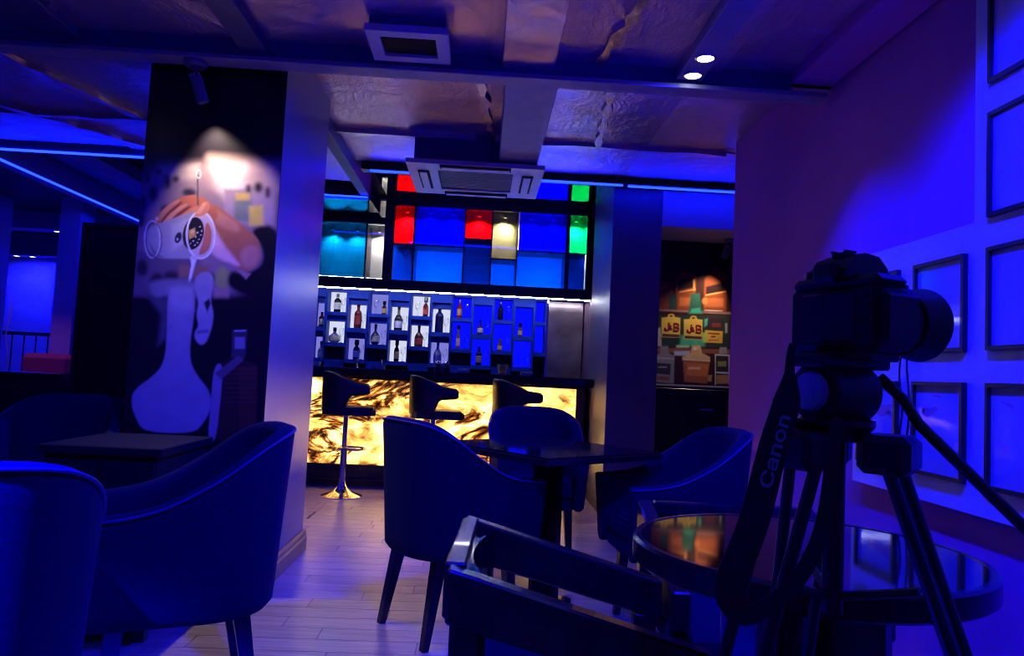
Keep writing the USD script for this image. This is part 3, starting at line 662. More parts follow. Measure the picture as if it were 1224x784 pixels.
P1 = """0.3,0.2,0.24;44;-44,1970,301,1994,634,2015,646,1660,608,1599,538,1375,-18,1346
0.16,0.11,0.16;31;-12,1565,293,1582,290,1362,-18,1346
0.62,0.42,0.4;50;307,2019,626,2018,623,1894,320,1892
1,0.85,0.8;47;342,1969,465,1988,466,1861,397,1841,356,1882
0.5,0.38,0.36;22;72,1969,255,1988,253,1920,85,1894
0.42,0.3,0.36;13;379,1879,611,1893,622,1726,391,1713
0.035,0.025,0.04;16;131,1901,130,1888,128,1878,123,1871,118,1868,112,1870,106,1877,102,1887,100,1899,100,1911,103,1921,107,1929,113,1931,119,1929,124,1923,129,1913
0.035,0.025,0.04;16;74,1842,73,1828,70,1816,64,1808,57,1805,50,1807,43,1815,38,1826,35,1839,36,1853,39,1865,45,1873,52,1876,59,1874,66,1866,71,1855
0.035,0.025,0.04;16;250,1856,248,1848,242,1841,232,1837,220,1834,208,1835,198,1839,191,1845,188,1852,190,1860,196,1867,206,1872,217,1874,229,1873,239,1869,247,1863
0.035,0.025,0.04;16;27,1791,27,1776,25,1763,21,1755,15,1751,9,1754,4,1762,-1,1775,-3,1790,-3,1805,-1,1818,4,1827,9,1830,15,1827,21,1819,25,1806
0.035,0.025,0.04;16;140,1770,139,1763,135,1756,128,1751,119,1749,110,1750,102,1754,97,1760,95,1768,96,1775,100,1782,107,1787,116,1789,125,1788,133,1784,138,1778
0.035,0.025,0.04;16;168,1915,167,1909,164,1903,160,1900,154,1898,148,1899,143,1902,139,1907,137,1913,138,1919,141,1924,146,1928,152,1930,157,1929,163,1926,166,1921
0.035,0.025,0.04;16;85,1946,84,1941,82,1937,79,1934,74,1933,70,1934,66,1936,63,1940,62,1944,62,1949,65,1953,68,1956,72,1957,77,1956,81,1954,84,1950
0.035,0.025,0.04;16;503,1887,502,1879,500,1872,497,1868,493,1866,488,1867,484,1871,481,1878,480,1885,480,1893,482,1900,485,1904,490,1906,494,1905,498,1901,501,1894
0.035,0.025,0.04;16;556,1898,556,1889,552,1881,546,1875,539,1873,531,1874,525,1879,520,1887,518,1896,519,1905,522,1913,528,1918,535,1921,543,1919,550,1914,554,1907
0.035,0.025,0.04;16;593,1876,593,1867,591,1859,587,1854,583,1852,578,1853,574,1858,571,1866,570,1875,570,1884,572,1892,575,1897,580,1899,584,1898,588,1893,591,1885
0.035,0.025,0.04;16;33,1915,33,1906,31,1898,28,1892,24,1890,19,1892,15,1897,12,1904,10,1913,11,1922,12,1930,16,1936,20,1938,25,1936,29,1931,32,1924
0.035,0.025,0.04;16;22,1716,22,1702,19,1691,15,1683,9,1680,3,1682,-2,1690,-6,1701,-9,1714,-9,1728,-6,1740,-2,1748,4,1751,10,1748,15,1741,20,1730
0.035,0.025,0.04;16;202,1455,201,1444,194,1435,183,1429,170,1426,157,1427,145,1433,137,1441,134,1451,136,1462,142,1471,153,1478,166,1480,179,1479,191,1474,199,1465
0.035,0.025,0.04;16;140,1424,138,1406,132,1391,122,1380,109,1376,96,1379,84,1388,75,1403,71,1421,73,1439,79,1454,89,1465,102,1469,115,1466,127,1457,136,1442
0.035,0.025,0.04;16;58,1490,57,1475,53,1462,45,1453,35,1450,24,1452,15,1460,8,1473,5,1487,6,1502,11,1515,19,1524,29,1528,39,1525,48,1517,55,1505
0.035,0.025,0.04;16;374,1460,373,1451,367,1443,357,1438,346,1435,334,1436,323,1441,316,1448,313,1457,315,1466,321,1474,331,1480,342,1482,354,1481,364,1476,371,1469
0.36,0.17,0.12;13;199,1506,336,1513,340,1458,203,1451
0.3,0.12,0.1;9;171,1418,235,1421,239,1375,174,1371
0.22,0.25,0.22;13;429,1835,510,1839,517,1732,436,1728
0.75,0.5,0.12;13;435,1863,496,1866,499,1835,437,1831
0.78,0.6,0.12;13;501,1803,562,1814,573,1716,507,1712
0.4,0.42,0.12;16;436,1460,435,1439,429,1420,418,1408,405,1403,392,1407,380,1418,371,1435,367,1456,368,1477,374,1495,385,1508,398,1513,411,1509,423,1498,432,1480
0.5,0.28,0.22;9;367,1409,435,1413,439,1362,370,1358
0.008,0.006,0.012;13;500,1704,657,1728,681,1367,491,1388,419,1431,437,1503,492,1482,582,1526,576,1613
0.008,0.006,0.012;16;-33,1345,680,1382,732,595,28,565
0.45,0.25,0.26;6;464,1504,530,1488,509,1460
0.5,0.17,0.085;6;269,1801,322,1812,387,1777,451,1733,501,1692,549,1659,569,1605,565,1541,522,1492,475,1509,419,1537,363,1562,323,1591,288,1644
0.66,0.27,0.17;16;340,1782,404,1754,469,1710,456,1670,384,1697,344,1726
0.85,0.5,0.55;13;312,1733,355,1684,389,1626,440,1566,490,1514,411,1537,356,1561,326,1599
0.62,0.27,0.2;13;469,1591,536,1634,561,1596,557,1541,521,1503,481,1529
0.58,0.17,0.09;3;85,1696,68,1715,109,1776,167,1823,235,1847,290,1834,339,1794,365,1751,337,1718,282,1731,249,1753,210,1758,153,1708,132,1683
0.25,0.05,0.04;3;92,1696,130,1758,184,1808,195,1809,142,1747,108,1689
0.25,0.05,0.04;3;124,1686,165,1748,223,1791,239,1792,177,1737,142,1691
0.75,0.3,0.17;3;75,1719,113,1777,167,1819,187,1817,129,1766,95,1712
0.78,0.32,0.2;3;103,1701,142,1755,200,1801,223,1799,165,1752,127,1694
0.72,0.26,0.14;3;146,1699,181,1737,239,1784,270,1794,264,1762,208,1746,169,1701
0.85,0.5,0.42;2;71,1723,82,1735,90,1720,80,1708
0.85,0.5,0.42;2;108,1697,118,1714,126,1702,120,1686
0.4,0.37,0.44;6;28,1630,51,1686,129,1714,211,1755,279,1766,328,1734,352,1660,335,1584,280,1545,188,1540,104,1536,52,1568
0.52,0.49,0.55;13;150,1700,220,1727,221,1617,163,1574
0.22,0.2,0.26;4;53,1608,87,1570,127,1541,81,1546
0.75,0.72,0.8;2;105,1626,106,1606,104,1587,101,1570,96,1555,90,1544,82,1537,74,1534,65,1536,57,1542,49,1552,42,1566,36,1583,32,1602,29,1622,28,1642,30,1661,33,1679,38,1693,44,1704,52,1712,60,1714,69,1713,77,1706,86,1696,93,1682,99,1665,103,1646,105,1626,99,1626,97,1645,93,1662,88,1678,82,1691,75,1700,68,1706,61,1708,54,1706,47,1699,42,1689,38,1675,36,1659,35,1641,35,1622,37,1604,41,1586,46,1571,52,1558,59,1548,66,1542,74,1540,81,1543,87,1549,92,1560,96,1573,99,1589,100,1607,99,1626
0.12,0.1,0.16;2;113,1623,114,1604,112,1587,109,1571,104,1558,97,1548,90,1541,81,1538,73,1540,64,1546,56,1555,49,1568,44,1583,39,1600,37,1618,37,1637,38,1654,41,1670,46,1684,53,1694,60,1700,69,1703,77,1701,86,1696,94,1686,101,1674,107,1658,111,1641,113,1623,109,1622,106,1640,103,1656,98,1670,91,1682,84,1691,77,1697,69,1698,62,1696,55,1690,50,1680,45,1668,42,1653,41,1636,42,1619,44,1602,47,1585,53,1571,59,1559,66,1550,73,1545,81,1543,88,1546,95,1552,101,1561,105,1574,108,1589,109,1605,109,1622
0.72,0.55,0.6;3;352,1660,352,1630,347,1602,338,1578,325,1559,309,1547,292,1542,274,1545,256,1555,241,1573,228,1596,219,1623,215,1652,215,1682,220,1710,229,1734,242,1753,257,1765,275,1770,293,1767,311,1757,326,1739,339,1716,348,1689
0.6,0.2,0.12;3;305,1732,339,1683,337,1600,309,1567,279,1561,301,1621
0.02,0.016,0.02;3;300,1654,294,1631,285,1610,272,1595,257,1586,242,1584,228,1591,216,1604,208,1623,204,1645,205,1670,210,1693,220,1714,233,1729,247,1738,262,1740,277,1734,289,1721,297,1702,301,1679
0.7,0.38,0.1;4;228,1673,258,1690,265,1651,235,1633
0.9,0.6,0.25;3;240,1677,255,1678,256,1662,241,1661
0.85,0.82,0.9;1;275,1667,273,1664,269,1664,267,1667,269,1670,273,1671
0.85,0.82,0.9;1;291,1656,289,1653,286,1653,283,1656,285,1659,289,1660
0.85,0.82,0.9;1;269,1647,267,1644,263,1643,261,1647,263,1650,266,1650
0.85,0.82,0.9;1;285,1636,283,1633,279,1633,277,1636,279,1639,283,1640
0.85,0.82,0.9;1;293,1676,292,1673,288,1672,286,1676,287,1679,291,1679
0.85,0.82,0.9;1;259,1627,257,1623,253,1623,251,1626,253,1630,256,1630
0.85,0.82,0.9;1;278,1620,277,1617,273,1616,271,1620,272,1623,276,1623
0.85,0.82,0.9;1;284,1695,283,1692,279,1692,277,1695,278,1699,282,1699
0.85,0.82,0.9;1;268,1608,266,1604,262,1604,260,1607,262,1611,266,1611
0.85,0.82,0.9;1;248,1614,246,1611,243,1611,240,1614,242,1618,246,1618
0.03,0.03,0.06;3;200,1634,194,1621,186,1613,178,1612,171,1618,168,1629,170,1643,176,1656,184,1664,192,1665,198,1659,201,1648
0.6,0.65,0.8;2;186,1631,185,1626,182,1624,179,1626,177,1630,178,1635,181,1637,184,1635
0.9,0.86,0.9;2;356,1660,356,1635,353,1610,346,1588,337,1569,325,1555,311,1546,296,1542,280,1544,265,1552,251,1565,239,1582,229,1603,222,1627,218,1652,218,1678,221,1702,228,1724,238,1743,250,1757,264,1767,279,1770,294,1768,310,1761,324,1748,336,1730,346,1709,353,1685,356,1660,348,1660,345,1683,339,1705,330,1725,319,1741,307,1753,293,1760,280,1762,266,1758,254,1750,243,1736,235,1719,229,1699,227,1676,227,1653,230,1629,236,1607,245,1588,256,1572,268,1560,281,1553,295,1551,308,1554,320,1563,331,1576,339,1593,345,1613,348,1636,348,1660
0.75,0.26,0.14;3;246,1745,287,1818,314,1816,321,1781,296,1748,266,1742
0.85,0.38,0.22;3;253,1753,288,1810,303,1807,280,1758
0.1,0.09,0.11;2;259,1797,248,1943,256,1944,267,1797
0.6,0.58,0.6;2;269,1945,269,1940,269,1935,268,1931,266,1927,264,1925,261,1923,258,1922,255,1922,253,1924,250,1926,248,1930,246,1934,245,1938,244,1943,244,1948,244,1953,246,1957,247,1960,250,1963,252,1965,255,1966,258,1965,261,1964,263,1961,266,1958,267,1954,269,1949,269,1945,265,1944,264,1948,263,1952,262,1955,261,1958,259,1959,257,1961,255,1961,254,1960,252,1959,251,1957,250,1954,249,1951,248,1947,249,1943,249,1940,250,1936,251,1933,253,1930,254,1928,256,1927,258,1927,260,1927,261,1929,263,1931,264,1934,264,1937,265,1941,265,1944
0.7,0.68,0.75;3;241,1555,283,1561,271,1510,263,1462,254,1426,243,1426,250,1481,255,1517
0.95,0.95,1;2;257,1540,269,1541,256,1454,248,1453
0.26,0.23,0.3;16;65,1425,165,1447,295,1437,298,1399,160,1380,109,1340,74,1387
0.1,0.09,0.13;19;65,1359,157,1348,170,1168,130,1134,136,1275
0.34,0.31,0.4;6;152,1413,275,1419,285,1283,276,1174,279,1071,314,1007,385,929,393,854,364,788,320,737,97,734,56,796,30,859,35,924,130,998,165,1060,169,1168
0.44,0.4,0.48;25;163,1403,270,1408,275,1304,177,1299
0.4,0.36,0.44;6;272,1458,313,1489,352,1480,362,1441,355,1385,356,1341,372,1298,371,1244,362,1200,348,1155,322,1141,293,1174,293,1207,310,1230,293,1284,302,1339,282,1392
0.2,0.17,0.24;6;301,1210,354,1219,357,1204,304,1195
0.02,0.02,0.03;6;324,1340,346,1363,356,1341,343,1297
0.05,0.02,0.02;5;396,1054,470,1091,541,1083,592,1067,599,907,606,713,386,704,389,854
0.1,0.03,0.02;6;505,1054,588,1064,601,756,526,753
0.3,0.26,0.34;4;390,1057,434,1067,432,899,425,705,387,704,389,854
0.12,0.05,0.04;2;440,1040,585,1047,585,1043,440,1036
0.12,0.05,0.04;2;441,1019,586,1026,587,1021,441,1014
0.12,0.05,0.04;2;443,997,588,1004,588,1000,443,993
0.12,0.05,0.04;2;444,976,589,982,590,978,444,971
0.12,0.05,0.04;2;446,954,591,961,591,956,446,950
0.12,0.05,0.04;2;447,932,592,939,593,935,448,928
0.12,0.05,0.04;2;449,911,594,918,594,913,449,907
0.12,0.05,0.04;2;450,889,595,896,596,892,451,885
0.07,0.05,0.07;3;463,1221,532,1228,532,1094,466,1090
0.28,0.26,0.33;4;476,1189,522,1191,526,1137,480,1135
0.45,0.42,0.5;2;472,1222,525,1224,526,1217,472,1214
0.16,0.11,0.15;4;398,1017,501,1106,526,1086,429,991
0.09,0.025,0.035;6;82,724,336,729,328,701,90,699"""
P2 = """0.05,0.016,0.012;18;9,2099,672,2135,695,1078,21,1055
0.012,0.008,0.012;47;-17,2338,674,2377,683,2084,-6,2047
0.28,0.06,0.02;12;164,1996,234,2060,352,2040,352,1720,191,1712
0.28,0.06,0.02;12;429,2010,509,2092,635,2043,631,1724,424,1724
0.2,0.05,0.025;12;23,1954,143,1960,151,1722,32,1715
0.03,0.012,0.012;9;194,1980,331,2013,333,1924,189,1886
0.03,0.012,0.012;9;445,1934,616,1986,619,1908,444,1862
0.75,0.28,0.08;5;206,1878,351,1915,351,1901,206,1866
0.75,0.28,0.08;5;441,1865,626,1909,626,1895,441,1851
0.75,0.28,0.08;5;323,1996,343,2000,347,1894,329,1890
0.75,0.28,0.08;5;34,1895,101,1929,105,1916,38,1881
0.5,0.13,0.04;12;208,1827,319,1833,322,1756,210,1750
0.5,0.13,0.04;12;431,1830,603,1839,606,1762,434,1753
0.65,0.2,0.06;12;460,1806,458,1794,453,1784,446,1777,437,1774,427,1776,419,1782,414,1792,411,1803,413,1815,418,1825,425,1833,435,1835,444,1834,452,1827,457,1818
0.03,0.06,0.05;9;113,1848,181,1851,186,1723,117,1720
0.3,0.15,0.14;5;14,1715,685,1720,685,1698,15,1696
0.8,0.6,0.55;4;435,1728,598,1729,598,1723,435,1721
0.03,0.12,0.08;12;310,1866,387,1871,422,1693,290,1686
0.06,0.42,0.28;12;323,1730,391,1743,415,1696,302,1690
0.03,0.05,0.04;9;34,1656,660,1688,668,1407,18,1375
0.08,0.5,0.3;18;237,1488,445,1524,448,1405,223,1394
0.55,0.75,0.5;12;197,1401,308,1406,308,1386,197,1381
0.1,0.5,0.35;9;437,1643,471,1653,465,1593,440,1575
0.8,0.52,0.08;5;55,1640,106,1646,115,1670,139,1678,163,1673,174,1650,223,1645,225,1469,61,1467
0.1,0.04,0.03;5;67,1498,221,1497,222,1472,68,1471
0.2,0.1,0.03;4;155,1659,154,1655,151,1651,146,1649,140,1648,134,1648,129,1650,126,1653,124,1657,125,1661,129,1665,134,1667,139,1668,145,1668,150,1666,154,1663
0.8,0.52,0.08;5;254,1633,305,1639,315,1664,338,1672,363,1666,374,1643,422,1638,424,1461,260,1460
0.1,0.04,0.03;5;266,1491,420,1490,421,1465,266,1464
0.2,0.1,0.03;4;355,1652,353,1648,350,1644,345,1642,339,1641,333,1641,328,1643,325,1647,324,1650,325,1654,328,1658,333,1660,339,1661,345,1661,350,1659,353,1656
0.05,0.03,0.035;6;471,1670,609,1668,609,1558,466,1559
0.25,0.04,0.05;5;507,1612,584,1616,586,1582,508,1578
0.85,0.42,0.06;5;446,1548,606,1545,605,1440,447,1439
0.5,0.6,0.1;9;427,1523,467,1525,470,1440,430,1438
0.25,0.08,0.03;3;475,1529,579,1527,579,1513,476,1515
0.3,0.1,0.04;3;545,1495,543,1491,538,1487,531,1485,521,1483,512,1484,504,1485,499,1489,497,1492,499,1496,504,1500,512,1502,521,1504,530,1503,538,1502,543,1499
0.4,0.15,0.05;3;481,1466,572,1471,572,1460,481,1456
0.45,0.42,0.42;5;12,1536,49,1555,66,1386,18,1384
0.4,0.36,0.36;5;624,1618,645,1619,647,1534,627,1533
0.3,0.1,0.06;6;18,1370,677,1389,679,1348,20,1330
0.5,0.55,0.75;9;176,1349,318,1356,319,1317,178,1310
0.28,0.27,0.3;7;52,1385,120,1389,131,1330,183,1307,183,1062,21,1072,17,1308,51,1326
0.05,0.04,0.06;5;20,1240,151,1235,149,1137,20,1144
0.5,0.48,0.5;4;18,1289,178,1287,179,1277,18,1275
0.3,0.1,0.08;6;24,1127,147,1123,148,1083,25,1089
0.4,0.38,0.42;4;41,1207,118,1211,118,1199,42,1196
0.8,0.5,0.24;6;333,1408,410,1412,426,1345,499,1314,501,1269,252,1273,251,1302,327,1340
0.42,0.13,0.05;6;257,1277,497,1272,481,1077,276,1084
0.68,0.2,0.05;5;293,1248,488,1248,478,1136,293,1144
0.9,0.7,0.5;3;261,1284,497,1282,497,1273,261,1275
0.85,0.55,0.3;2;311,1215,417,1220,417,1200,311,1195
0.8,0.4,0.2;4;335,1365,412,1369,412,1349,336,1345
0.95,0.8,0.65;3;346,1391,377,1393,378,1368,347,1366
0.55,0.3,0.15;6;487,1153,522,1154,517,1095,482,1102
0.05,0.035,0.035;5;541,1342,674,1340,682,1069,545,1068
0.65,0.6,0.6;3;541,1342,550,1342,559,1068,550,1068
0.65,0.6,0.6;3;541,1342,674,1341,674,1328,542,1328
0.65,0.6,0.6;3;663,1339,674,1340,682,1078,671,1077
0.65,0.6,0.6;3;558,1187,675,1186,675,1172,559,1173
0.3,0.32,0.08;5;569,1279,646,1282,648,1237,571,1233
0.55,0.25,0.1;6;563,1156,669,1162,671,1086,565,1081
0.35,0.33,0.33;5;582,1403,643,1406,653,1347,576,1343
0.5,0.42,0.5;4;13,1056,687,1061,688,1048,13,1043"""
po = at_world("poster", "tall wall poster of a hand pouring a drink into a smoking carafe", "poster", (-1.30, 3.48, 0.12))
part(po, "mount", bx(-1.62, -0.985, 3.4785, 3.485, 0.13, 2.78), L["black_matte"])
poster(po, -1.62, -0.985, 0.13, 2.78, 3.478, 0.0042, parse(P1), (0.008, 0.006, 0.012), 3)
po = at_world("poster", "poster of whisky bottles with two yellow labels in the recess beside the column", "poster", (1.84, 6.45, 1.03))
part(po, "mount", bx(1.52, 2.3, 6.4505, 6.46, 1.0, 2.33), L["black_matte"])
poster(po, 1.52, 2.3, 1.025, 2.33, 6.45, 0.005, parse(P2), (0.006, 0.004, 0.006), 5)
LR = pm("print_red", (0.30, 0.02, 0.03), 0.4)
for x in ((1.664, 1.527), (1.863, 1.520),):
    q = part(po, "lettering", moved(meshkit.text_mesh("J", 0.070, 0.0012, True), (x[0] - 0.064, 6.449, x[1]), rx=90), LR)
    part(po, "lettering", moved(meshkit.text_mesh("&", 0.036, 0.0012, True), (x[0] - 0.022, 6.449, x[1] + 0.012), rx=90), LR)
    part(po, "lettering", moved(meshkit.text_mesh("B", 0.070, 0.0012, True), (x[0] + 0.012, 6.449, x[1]), rx=90), LR)

# ---- cabinet under the bottle poster
cb = at_world("cabinet", "black drawer cabinet under the whisky bottle poster", "cabinet", (1.9, 6.3, 0))
part(cb, "body", bx(1.42, 2.49, 6.20, 6.45, 0, 1.0), L["black"])
part(cb, "top", bx(1.42, 2.49, 6.18, 6.45, 1.0, 1.025, 0.003), L["wood_dark"])
for k, z in enumerate((0.80, 0.60, 0.40)):
    d = part(cb, "drawer", bx(1.44, 2.47, 6.185, 6.20, z - 0.09, z + 0.095, 0.003), L["black"])
    part(d, "handle", bx(1.86, 1.97, 6.165, 6.185, z + 0.055, z + 0.062), L["chrome"], label="slim chrome handle")

# ---- spotlights
def spot(label, base, can_top, can_bot, r, aimp, power, cone, up_):
    t = at_world("spotlight", label, "light", base)
    part(t, "ceiling_rose", lathe([(0.040, -0.030), (0.052, -0.016), (0.052, 0.0)], 24, base), L["pillar"], smooth=40)
    part(t, "arm", tube([np.array(base) + (0, 0, -0.02), np.array(base) * 0.4 + np.array(can_top) * 0.6 + (0.0, 0, 0.01), np.array(can_top)], 0.009, 8), L["duct"], smooth=True)
    a, b = np.array(can_top, float), np.array(can_bot, float); d = (b - a) / np.linalg.norm(b - a)
    part(t, "can", tube([a, a + d * 0.01, b - d * 0.004, b, b - d * 0.006], [r * 0.8, r, r, r * 0.86, r * 0.80], 20, True), L["pillar"], smooth=30)
    part(t, "collar", tube([a - d * 0.004, a + d * 0.006], [r * 1.05, r * 1.05], 20), L["chrome"], smooth=30)
    lampw(t, b + d * 0.02, aimp, (1.0, 0.80, 0.58), power, 0.015, cone, 0.9)
spot("cylindrical spotlight hanging from the long beam, aimed at the cocktail poster", (-1.375, 3.372, 2.440), (-1.372, 3.375, 2.375), (-1.335, 3.395, 2.255), 0.027, (-1.225, 3.445, 1.75), K_SPOT * 0.09, 42, 0)
spot("small spotlight at the right edge of the poster recess", (2.10, 6.25, 2.33), (2.09, 6.26, 2.27), (2.06, 6.28, 2.17), 0.03, (1.86, 6.41, 1.5), K_SPOT * 0.06, 42, 0)

# ---- pictures on the right wall
pic_t = {}
def picture(y0, y1, z0, z1, label, blobs):
    t = at_world("picture_frame", label, "picture", (1.555, (y0 + y1) / 2, z0))
    x = 1.56; w = 0.013; dp = 0.018
    part(t, "frame", cat([bx(x - dp, x, y0, y1, z0, z0 + w), bx(x - dp, x, y0, y1, z1 - w, z1), bx(x - dp, x, y0, y0 + w, z0 + w, z1 - w), bx(x - dp, x, y1 - w, y1, z0 + w, z1 - w)]), L["black"])
    part(t, "picture_sheet", bx(x - 0.006, x - 0.0008, y0 + w, y1 - w, z0 + w, z1 - w), L["picture_glass"])
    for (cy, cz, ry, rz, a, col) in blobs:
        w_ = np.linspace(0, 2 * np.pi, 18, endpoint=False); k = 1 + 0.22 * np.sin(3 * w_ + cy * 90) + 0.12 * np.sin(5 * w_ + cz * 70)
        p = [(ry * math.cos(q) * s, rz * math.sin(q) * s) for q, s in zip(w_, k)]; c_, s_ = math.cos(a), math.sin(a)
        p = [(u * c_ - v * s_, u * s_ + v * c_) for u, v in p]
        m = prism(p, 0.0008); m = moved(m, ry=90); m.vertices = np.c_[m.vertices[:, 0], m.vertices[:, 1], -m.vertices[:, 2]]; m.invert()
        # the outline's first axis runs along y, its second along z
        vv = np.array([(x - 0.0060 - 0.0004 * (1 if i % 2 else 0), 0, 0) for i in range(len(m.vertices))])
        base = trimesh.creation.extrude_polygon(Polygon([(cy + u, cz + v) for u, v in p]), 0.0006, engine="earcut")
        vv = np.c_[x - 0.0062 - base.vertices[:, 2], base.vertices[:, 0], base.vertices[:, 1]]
        part(t, "printed_shape", TM(vv, base.faces), col)  # reflections in the glass, painted as thin coloured shapes
PINK = pm("reflection_pink", (0.95, 0.45, 0.55), 0.5); MAUVE = pm("reflection_mauve", (0.40, 0.12, 0.40), 0.5); PALE = pm("reflection_pale", (0.95, 0.70, 0.62), 0.5)
RW = {"a": (1.222, 1.540), "b": (0.800, 1.122), "c": (1.635, 1.965), "d": (2.06, 2.38)}
COLS = (("second column from the right", 2.312, 2.592), ("right-hand column at the frame edge", 1.90, 2.205), ("third column, half hidden by the camera", 2.695, 2.975))
picture(2.312, 2.592, *RW["a"], "black-framed picture in the upper row right behind the camera lens", [])
picture(2.312, 2.592, *RW["b"], "black-framed picture with painted pink glass reflections in the lower row, right of the tripod handle's hinge", [(2.50, 1.02, 0.045, 0.014, -0.25, MAUVE), (2.535, 1.03, 0.012, 0.018, 0.5, PINK), (2.47, 0.93, 0.06, 0.008, 0.2, MAUVE), (2.345, 0.915, 0.028, 0.012, -0.4, PALE), (2.46, 1.075, 0.03, 0.004, 0.1, MAUVE), (2.50, 0.925, 0.035, 0.010, 0.3, PINK)])
picture(2.695, 2.975, *RW["a"], "black-framed picture in the upper row mostly hidden behind the camera body", [])
picture(2.695, 2.975, *RW["b"], "black-framed picture with painted pink glass reflections in the lower row behind the tripod shoulder", [(2.80, 1.01, 0.075, 0.020, -0.12, MAUVE), (2.86, 1.015, 0.022, 0.018, 0.2, PINK), (2.74, 0.995, 0.03, 0.012, 0.4, MAUVE)])
picture(1.90, 2.205, *RW["a"], "black-framed picture at the right edge, upper of two beside the handle grip", [])
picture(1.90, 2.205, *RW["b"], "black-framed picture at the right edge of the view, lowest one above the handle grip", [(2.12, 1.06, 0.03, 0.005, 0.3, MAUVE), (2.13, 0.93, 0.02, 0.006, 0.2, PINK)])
picture(1.90, 2.205, *RW["c"], "black-framed picture on the tall part of the panel, level with the camera top and above", [])
picture(1.90, 2.205, *RW["d"], "black-framed picture highest on the tall part of the panel in the top right corner", [])
solo("cable", tube([(1.545, 2.66 + 0.012 * math.sin(k * 0.9), 1.22 - k * 0.038) for k in range(14)] , 0.004, 6), L["black"], "thin black cable hanging between the two lower pictures on the right wall", "cable", smooth=True)
solo("cable", tube([(1.545, 2.615 + 0.01 * math.cos(k * 0.7), 1.20 - k * 0.038) for k in range(13)], 0.004, 6), L["black"], "straighter black cable beside the pink-shape picture on the right wall", "cable", smooth=True)

# ---- bottles and glasses in the niches
BM = {n: pm("bottle_" + n, c, 0.12, spec=0.6) for n, c in {"amber": (0.10, 0.025, 0.012), "black": (0.006, 0.005, 0.008), "red": (0.22, 0.02, 0.02), "blue": (0.01, 0.015, 0.10), "pale": (0.35, 0.33, 0.55), "cream": (0.70, 0.62, 0.52), "brown": (0.05, 0.02, 0.02), "bronze": (0.16, 0.08, 0.05)}.items()}
LMs = {n: pm("label_" + n, c, 0.6) for n, c in {"white": (0.80, 0.78, 0.76), "cream": (0.72, 0.62, 0.45), "red": (0.50, 0.06, 0.04), "gold": (0.62, 0.40, 0.14), "blue": (0.12, 0.14, 0.55)}.items()}
def bottle(label, x, y, z, h, r, kind, body, cap, lab, name="bottle", catg="bottle"):
    t = at_world(name, label, catg, (x, y, z), group=None)
    if kind == "round":
        pr = [(0.002, 0), (r * .6, 0), (r * .95, h * .10), (r, h * .28), (r * .9, h * .46), (r * .45, h * .60), (r * .26, h * .66), (r * .26, h * .82)]; lb = (h * .14, h * .44, 1.03)
    elif kind == "tall":
        pr = [(0.002, 0), (r * .95, 0), (r, h * .03), (r, h * .60), (r * .85, h * .68), (r * .40, h * .76), (r * .36, h * .90)]; lb = (h * .16, h * .52, 1.02)
    elif kind == "neck":
        pr = [(0.002, 0), (r * .95, 0), (r, h * .03), (r, h * .42), (r * .7, h * .54), (r * .34, h * .62), (r * .30, h * .86)]; lb = (h * .10, h * .36, 1.02)
    else:
        pr = [(0.002, 0), (r * .9, 0), (r, h * .05), (r * 1.0, h * .5), (r * .8, h * .6), (r * .5, h * .66), (r * .45, h * .8)]; lb = (h * .12, h * .45, 1.02)
    n = 4 if kind == "square" else 16
    rot = 45 if kind == "square" else 0
    part(t, "glass_body", moved(lathe(pr, n), (x, y, z), rz=rot), BM[body], smooth=40 if n > 4 else False)
    rn = pr[-1][0]; zt = pr[-1][1]
    part(t, "cap", lathe([(rn * 1.15, zt - h * .06), (rn * 1.25, zt), (rn * 1.2, h), (rn * 0.9, h * 1.005)], 12, (x, y, z)), BM[cap] if cap in BM else L[cap], smooth=40)
    if lab:
        rr = np.interp([lb[0], (lb[0] + lb[1]) / 2, lb[1]], [p[1] for p in pr], [p[0] for p in pr]).max() * lb[2]
        part(t, "paper_label", moved(lathe([(rr * .98, lb[0]), (rr, lb[0] + .001), (rr, lb[1] - .001), (rr * .98, lb[1])], n), (x, y, z), rz=rot), LMs[lab], smooth=40 if n > 4 else False)
    return t
def stem_glass(label, x, y, z, h, r, group=None):
    t = at_world("stem_glass", label, "glass", (x, y, z), group=group)
    part(t, "bowl", lathe([(0.004, h * .45), (r * .7, h * .55), (r, h * .75), (r * .85, h), (r * .80, h), (r * .95, h * .75), (r * .65, h * .57), (0.003, h * .48)], 14, (x, y, z)), L["clear"], smooth=50)
    part(t, "stem", lathe([(r * .8, 0), (r * .75, .003), (.004, .008), (.003, h * .46)], 14, (x, y, z)), L["clear"], smooth=50)
ordn = ["leftmost", "first full", "second", "third", "fourth", "fifth", "sixth", "seventh", "eighth", "ninth", "tenth", "last"]
